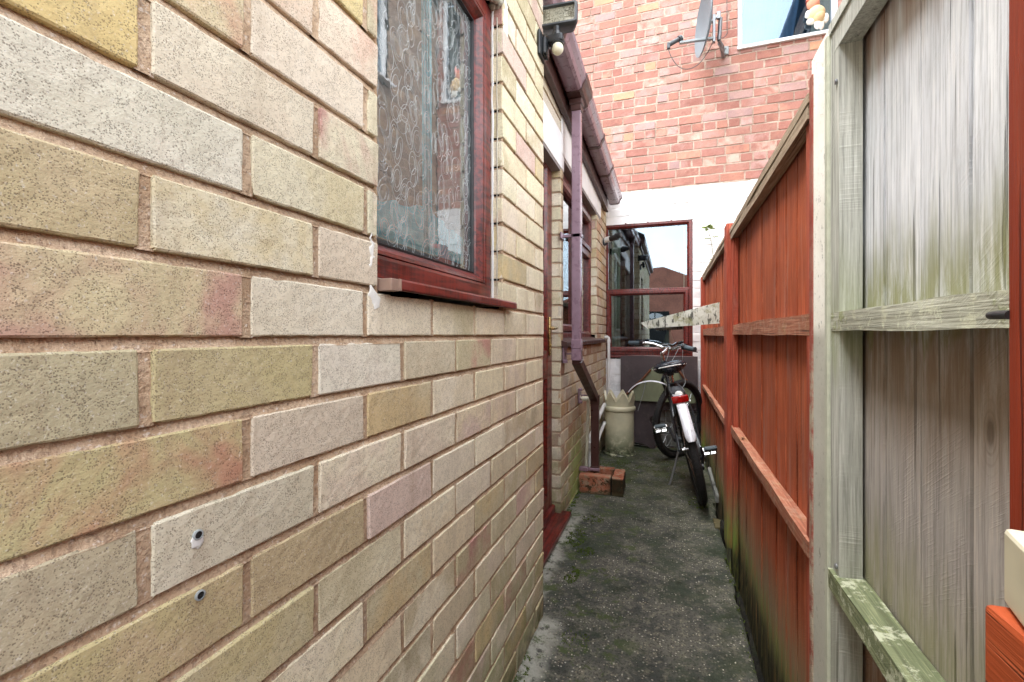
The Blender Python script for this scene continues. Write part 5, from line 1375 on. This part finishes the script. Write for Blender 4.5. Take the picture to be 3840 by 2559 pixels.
for s_ in (1, -1):
    bm = B(); a = pts[0] if s_ > 0 else pts[-1]; b = pts[1] if s_ > 0 else pts[-2]; d = (b - a)
    tube(bm, [ST @ (a - d * .08), ST @ (a - d * .06), ST @ (a + d * .3), ST @ (a + d * .7), ST @ (a + d * 1.05)], [.010, .019, .0175, .0185, .016], 14); bfin('grip', bm, M_RUBBER, hb)
    bm = B(); q = b - d * .0; tube(bm, [ST @ (q + Vector((.012, 0, -.012))), ST @ (q + Vector((.04, s_ * .01, -.025))), ST @ (q + Vector((.03, s_ * .09, -.03)))], [.010, .006, .0045], 8); cyl(bm, ST @ (q + Vector((.0, -.016, 0))), ST @ (q + Vector((.0, .016, 0))), .020, None, 14); cyl(bm, ST @ (q + Vector((.01, 0, .0))), ST @ (q + Vector((.02, 0, .022))), .014, None, 12)
    bfin('brake_lever', bm, M_BLACK, hb)
bm = B()
def cab(ps): tube(bm, roundpath([ST @ Vector(p) if i < 2 else Vector(p) for i, p in enumerate(ps)], .05, 8), .0026, 6)
cab([tuple(HC + Vector((.03, -.15, .02))), tuple(HC + Vector((.11, -.05, .05))), (.90, -.05, .78), (.76, -.03, .70)]); cab([tuple(HC + Vector((.03, .15, .02))), tuple(HC + Vector((.12, .06, .02))), (.93, .03, .70), (.84, .02, .66)])
cab([tuple(HC + Vector((.02, -.12, .0))), tuple(HC + Vector((.02, -.12, -.16))), (.80, -.13, .62), (.72, -.02, .56)])
bfin('cable', bm, M_GPLAS)
# saddle
bm = B(); SP = Vector((.255, 0, .80)); rings = []
for t, w_, h_, z_ in ((-.125, .035, .012, .012), (-.115, .082, .026, .008), (-.085, .104, .050, .004), (-.04, .100, .050, .0), (.01, .072, .042, -.004), (.06, .042, .030, -.004), (.11, .030, .026, 0), (.14, .024, .020, .0), (.15, .010, .010, .0)):
    ring = []
    for k in range(20):
        a = 2 * pi * k / 20; x_, z2 = w_ * cos(a), h_ * sin(a)
        if z2 > 0: z2 = z2 * .8 - .010 * (1 - abs(cos(a))) * (1 if abs(t) < .11 else 0)
        ring.append(bm.verts.new(SP + Vector((t, x_, z_ + z2 + .02))))
    rings.append(ring)
for i in range(len(rings) - 1):
    for k in range(20): bm.faces.new((rings[i][k], rings[i][(k + 1) % 20], rings[i + 1][(k + 1) % 20], rings[i + 1][k]))
bm.faces.new(rings[0][::-1]); bm.faces.new(rings[-1]); sd_ = bfin('saddle', bm, M_SADDLE)
bm = B(); tube(bm, [SP + Vector((x_, y_, z_ + .014)) for x_, y_, z_ in ((-.05, -.105, .004), (-.10, -.090, .008), (-.124, -.055, .012), (-.130, 0, .013), (-.124, .055, .012), (-.10, .090, .008), (-.05, .105, .004))], .0042, 8); bfin('saddle_piping', bm, M_WPLAS, sd_)
bm = B()
for s_ in (-1, 1): tube(bm, [SP + Vector((-.10, s_ * .03, .0)), SP + Vector((-.05, s_ * .022, -.025)), SP + Vector((.04, s_ * .02, -.025)), SP + Vector((.11, s_ * .012, .005))], .0035, 6)
for s_ in (-1, 1): cyl(bm, SP + Vector((-.085, s_ * .035, -.028)), SP + Vector((-.085, s_ * .035, .004)), .012)
box(bm, .235, .29, -.022, .022, .755, .79, .004); bfin('saddle_rail', bm, M_BLACK, sd_)
bm = B(); tube(bm, [SCL, SP + Vector((0, 0, -.03))], .0135, 14); bfin('seat_post', bm, M_CHROME)
bm = B(); cyl(bm, SCL + Vector((-.005, 0, .01)), SCL + Vector((-.018, 0, .045)), .021); bfin('seat_clamp', bm, M_BLACK)
# rear mudguard
bm = B(); V = []
for i in range(31):
    a = radians(74 + (160 - 74) * i / 30); rr = RW + .020; T = Vector((-sin(a), 0, cos(a))); Nn = Vector((cos(a), 0, sin(a))); c0 = Vector((0, 0, RW)) + Nn * rr; taper = 1 if i < 29 else (.9, .62)[i - 29]
    V.append([bm.verts.new(c0 + Vector((0, x_ * taper, 0)) + Nn * y_) for x_, y_ in [(.029 * sin(b), .014 * cos(b) - .004) for b in [radians(-84 + 24 * k) for k in range(8)]] + [(.027 * sin(b), .014 * cos(b) - .007) for b in [radians(84 - 24 * k) for k in range(8)]]])
for i in range(30):
    for k in range(16): bm.faces.new((V[i][k], V[i][(k + 1) % 16], V[i + 1][(k + 1) % 16], V[i + 1][k]))
bm.faces.new(V[0][::-1]); bm.faces.new(V[-1]); bfin('mudguard', bm, M_SILVER)
# rack and reflector
bm = B(); zr = .690
for s_ in (-1, 1):
    tube(bm, roundpath([(.235, s_ * .026, zr + .01), (.04, s_ * .036, zr), (-.115, s_ * .036, zr - .005), (-.13, 0, zr - .006)], .02), .0052, 8)
    tube(bm, [(-.02, s_ * .036, zr), (-.01, s_ * .062, .55), (0, s_ * .066, RW + .02)], .0048, 8)
for x_ in (.15, .10, .05, .0, -.05, -.095): box(bm, x_ - .004, x_ + .004, -.036, .036, zr - .003, zr + .003, .001)
bfin('rear_rack', bm, M_DGREY)
bm = B(); box(bm, -.170, -.140, -.046, .046, .632, .672, .006, seg=2); box(bm, -.176, -.168, -.018, .018, .634, .670, .003); bfin('reflector', bm, M_REDPL)
bm = B(); lathe(bm, [(.0001, .02), (.014, .017), (.021, .008), (.023, 0)], (-.135, 0, .678), 16); bfin('light_dome', bm, M_WPLAS)
# drivetrain on the right
bm = B(); yc = -.048
cyl(bm, BBk + Vector((0, yc - .002, 0)), BBk + Vector((0, yc + .002, 0)), .086, None, 44); 
for k in range(40):
    a = 2 * pi * k / 40; q = Matrix.Translation(BBk + Vector((0, yc, 0))) @ Matrix.Rotation(-a, 4, 'Y') @ Matrix.Translation((.088, 0, 0)); box(bm, -.003, .003, -.0015, .0015, -.0025, .0025, 0, 0, q)
cr = bfin('chainring', bm, M_STEEL)
bm = B(); cyl(bm, (0, yc - .006, RW), (0, yc + .012, RW), .046, .036, 32); bfin('sprocket', bm, M_STEEL)
bm = B(); loop = []
for z_, x0_, x1_ in ((1, 0, .43), (-1, .43, 0)): 
    for k in range(34):
        t = k / 34; x_ = x0_ + (x1_ - x0_) * t; zc_ = RW + (.285 - RW) * (x_ / .43); r_ = .046 + (.088 - .046) * x_ / .43; loop.append((x_, zc_ + z_ * r_))
for i, (x_, z_) in enumerate(loop):
    if i % 1 == 0: box(bm, x_ - .0052, x_ + .0052, yc - (.0045 if i % 2 else .003), yc + (.0045 if i % 2 else .003), z_ - .0038, z_ + .0038, .001)
bfin('chain', bm, M_CHROME)
bm = B(); tube(bm, [(0, -.06, RW), (.015, -.066, RW - .05), (.02, -.05, RW - .12)], [.010, .012, .007], 8); cyl(bm, (.02, -.056, RW - .12), (.02, -.044, RW - .12), .022, None, 14); cyl(bm, (.015, -.056, RW - .06), (.015, -.044, RW - .06), .020, None, 14); bfin('derailleur', bm, M_BLACK)
CA = radians(-158)
for s_, an in ((-1, CA), (1, CA + pi)):
    bm = B(); e_ = BBk + Vector((.17 * cos(an), s_ * .080, .17 * sin(an))); tube(bm, [BBk + Vector((0, s_ * .058, 0)), e_], [.014, .010], 10); bfin('crank', bm, M_BLACK)
    bm = B(); pc = e_ + Vector((0, s_ * .055, 0)); q = Matrix.Translation(pc) @ Matrix.Rotation(radians(38), 4, 'Y')
    cyl(bm, e_, pc + Vector((0, s_ * .045, 0)), .006)
    for dx in (-.036, .036): box(bm, dx - .005, dx + .005, -.045, .045, -.011, .011, .002, 0, q)
    for dy in (-.043, 0, .043): box(bm, -.036, .036, dy - .005, dy + .005, -.009, .009, .002, 0, q)
    pe = bfin('pedal', bm, M_CHROME)
    bm = B(); box(bm, -.072, -.044, -.040, .040, -.022, .006, .008, 0, q, 2); bfin('toe_pad', bm, M_RUBBER, pe)
bm = B(); tube(bm, [(.33, .035, .285), (.31, .10, .15), (.285, .165, .028)], [.008, .0075, .0065], 8); tube(bm, [(.285, .163, .030), (.278, .178, .022)], [.011, .012], 8); bfin('kickstand', bm, M_STEEL)
bm = B()
for s_ in (-1, 1): tube(bm, [(.06, s_ * .05, .43), (.085, s_ * .05, .50), (.09, s_ * .03, .53)], .0075, 8); box(bm, .045, .085, s_ * .034 - .006, s_ * .034 + .006, .44, .455, .002)
bfin('brake', bm, M_BLACK)

# ------------------------------------------------------------------ satellite dish
sd = root('satellite_dish', 'grey satellite dish seen edge on, on a bracket beside the white upstairs window', 'satellite dish', (.44, 4.29, 3.45))
nrm = Vector((-.975, -.185, .035)).normalized()
ZQ = Vector((0, 0, 1)).rotation_difference(nrm).to_matrix().to_4x4()
DC = Vector((.300, 4.0, 3.535))
M_DISH = simple('dish_grey', (112, 122, 128), .45, 0, 40, .08, .05)
bm = B(); pr1 = [(.0001, .0)] + [(.245 * k / 10, .05 * (k / 10) ** 2) for k in range(1, 11)] + [(.249, .052), (.251, .046), (.246, .041)] + [(.245 * k / 10, .05 * (k / 10) ** 2 - .006) for k in range(9, 0, -1)] + [(.0001, -.006)]
lathe(bm, pr1, DC, 48, 0, ZQ); fin('dish_reflector', bm, M_DISH, sd, True)
bm = B(); bk_ = DC - nrm * .03
box(bm, .325, .345, 3.985, 4.02, 3.36, 3.58, .002); box(bm, .355, .385, 3.99, 4.015, 3.54, 3.60, .003); cyl(bm, (.318, 4.0, 3.53), (.37, 4.0, 3.57), .012)
tube(bm, [(.385, 4.02, 3.56), (.380, 4.04, 3.44), (.376, 4.05, 3.40)], .016, 12)
tube(bm, [(.376, 4.05, 3.40), (.40, 4.12, 3.385), (.435, 4.29, 3.39)], .014, 12)
for zz in (3.37, 3.42): tube(bm, [(.37, 4.05, zz), (.42, 4.16, zz - .01), (.44, 4.28, zz + .01)], .006, 6)
fin('mounting_arm', bm, M_STEEL, sd, True)
bm = B(); box(bm, .415, .475, 4.285, 4.298, 3.405, 3.475, .003); cyl(bm, (.445, 4.275, 3.46), (.445, 4.29, 3.46), .010); cyl(bm, (.445, 4.275, 3.42), (.445, 4.29, 3.42), .010); fin('wall_plate', bm, M_GPLAS, sd)
LN = Vector((.02, 3.93, 3.385))
bm = B(); tube(bm, [(.34, 4.0, 3.39), (.20, 3.97, 3.385), (.075, 3.945, 3.375)], 1, prof=[(-.007, -.013), (.009, -.013), (.009, .013), (-.007, .013)]); fin('feed_arm', bm, M_GPLAS, sd)
bm = B(); cyl(bm, (-.005, 3.93, 3.37), (.075, 3.945, 3.41), .019, .017, 18); cyl(bm, (.07, 3.944, 3.405), (.088, 3.948, 3.415), .028, .026, 20); box(bm, -.022, .004, 3.915, 3.945, 3.335, 3.385, .004); fin('feedhorn', bm, M_DGREY, sd, True)
bm = B(); cyl(bm, (.086, 3.948, 3.414), (.094, 3.95, 3.418), .026, .020, 20); fin('feedhorn_cap', bm, M_WPLAS, sd)
bm = B(); PP = [Vector(p) for p in ((-.012, 3.93, 3.335), (.01, 3.93, 3.27), (.06, 3.94, 3.19), (.13, 3.95, 3.155), (.21, 3.97, 3.185), (.28, 3.99, 3.27), (.33, 4.0, 3.37), (.36, 4.04, 3.42), (.42, 4.2, 3.50), (.46, 4.28, 3.58), (.462, 4.285, 3.66), (.455, 4.287, 4.4))]
fine = []
for i in range(len(PP) - 1):
    for k in range(5):
        t = k / 5; p0, p1, p2, p3 = PP[max(i - 1, 0)], PP[i], PP[i + 1], PP[min(i + 2, len(PP) - 1)]
        fine.append(.5 * ((2 * p1) + (p2 - p0) * t + (2 * p0 - 5 * p1 + 4 * p2 - p3) * t * t + (3 * p1 - p0 - 3 * p2 + p3) * t ** 3))
fine.append(PP[-1]); tube(bm, fine, .0034, 6); fin('cable', bm, simple('grey_cable', (92, 84, 80), .6), sd, True)

# ------------------------------------------------------------------ soft toy behind the upstairs glass
ty = root('soft_toy', 'small orange and yellow soft toy animal with pointed ears pressed to the upstairs window', 'soft toy', (1.125, 4.335, 3.46))
def blob(nm, items, mat, par=ty):
    bm = B()
    for c_, s_ in items: bmesh.ops.create_uvsphere(bm, u_segments=20, v_segments=12, radius=1, matrix=Matrix.Translation(c_) @ Matrix.Diagonal((*s_, 1)))
    for v in bm.verts: v.co += Vector((noise.noise(v.co * 60), noise.noise(v.co * 61), noise.noise(v.co * 59))) * .003
    return fin(nm, bm, mat, par, True)
blob('head', [((1.108, 4.335, 3.715), (.048, .03, .055))], simple('orange_plush', (214, 146, 120), .95, 0, 200, .1, .5))
bm = B()
for x_ in (1.080, 1.132): tube(bm, [(x_, 4.335, 3.745), (x_ + (.0), 4.335, 3.80), (x_, 4.335, 3.825)], [.024, .012, .002], 12)
fin('ear', bm, simple('pink_plush', (230, 128, 112), .95, 0, 200, .1, .5), ty, True)
blob('body', [((1.128, 4.325, 3.62), (.064, .042, .07)), ((1.14, 4.31, 3.59), (.045, .03, .05))], simple('yellow_plush', (222, 192, 146), .95, 0, 200, .1, .5))
blob('paw', [((1.068, 4.32, 3.625), (.022, .02, .032)), ((1.09, 4.32, 3.565), (.034, .022, .026)), ((1.19, 4.32, 3.57), (.024, .02, .04)), ((1.135, 4.315, 3.53), (.026, .02, .04)), ((1.16, 4.315, 3.515), (.02, .02, .032))], simple('white_plush', (236, 236, 226), .95, 0, 200, .05, .5))

# ------------------------------------------------------------------ weed on the far wall
wd = root('weed', 'spindly green weed growing against the white wall above the far fence', 'plant', (.345, 4.22, 1.52))
bm = B(); stem = [Vector(p) for p in ((.345, 4.23, 1.50), (.350, 4.22, 1.62), (.342, 4.21, 1.72), (.330, 4.20, 1.80), (.315, 4.19, 1.86), (.298, 4.19, 1.915))]
tube(bm, stem, [.0035, .003, .003, .0025, .002, .0015], 6); tube(bm, [stem[3], (.30, 4.18, 1.82)], .0016, 5); tube(bm, [stem[3], (.36, 4.18, 1.83)], .0016, 5); fin('stem', bm, simple('weed_stem', (128, 124, 96), .8), wd)
bm = B()
def leaf(p, d, ln, w):
    p = Vector(p); d = Vector(d).normalized(); s_ = d.cross(Vector((0, .3, 1))).normalized() * w; up = Vector((0, 0, w * .5))
    a = bm.verts.new(p); b = bm.verts.new(p + d * ln * .5 + s_ - up * .3); c_ = bm.verts.new(p + d * ln); e_ = bm.verts.new(p + d * ln * .5 - s_ - up * .3); m_ = bm.verts.new(p + d * ln * .5 + up)
    for q in ((a, b, m_), (b, c_, m_), (c_, e_, m_), (e_, a, m_)): bm.faces.new(q)
for k in range(9): leaf((.298, 4.19, 1.915), (cos(k * .7 + .2), sin(k * .7) * .8 - .3, R.uniform(-.2, .25)), R.uniform(.045, .085), .018)
for p in ((.30, 4.18, 1.82), (.36, 4.18, 1.83)):
    for k in range(4): leaf(p, (cos(k * 1.6), sin(k * 1.6) - .3, .1), .03, .009)
for k in range(7): leaf((.343 + R.uniform(-.01, .01), 4.21, 1.58 + k * .012), (cos(k * 2.1), sin(k * 2.1), .3), .034, .010)
n = NT('weed_leaf'); n.pr(n.mix(n.noise(30, 2), C4((108, 146, 56)), C4((176, 190, 110))), .6, 0, None, .3); fin('leaves', bm, n.m, wd)
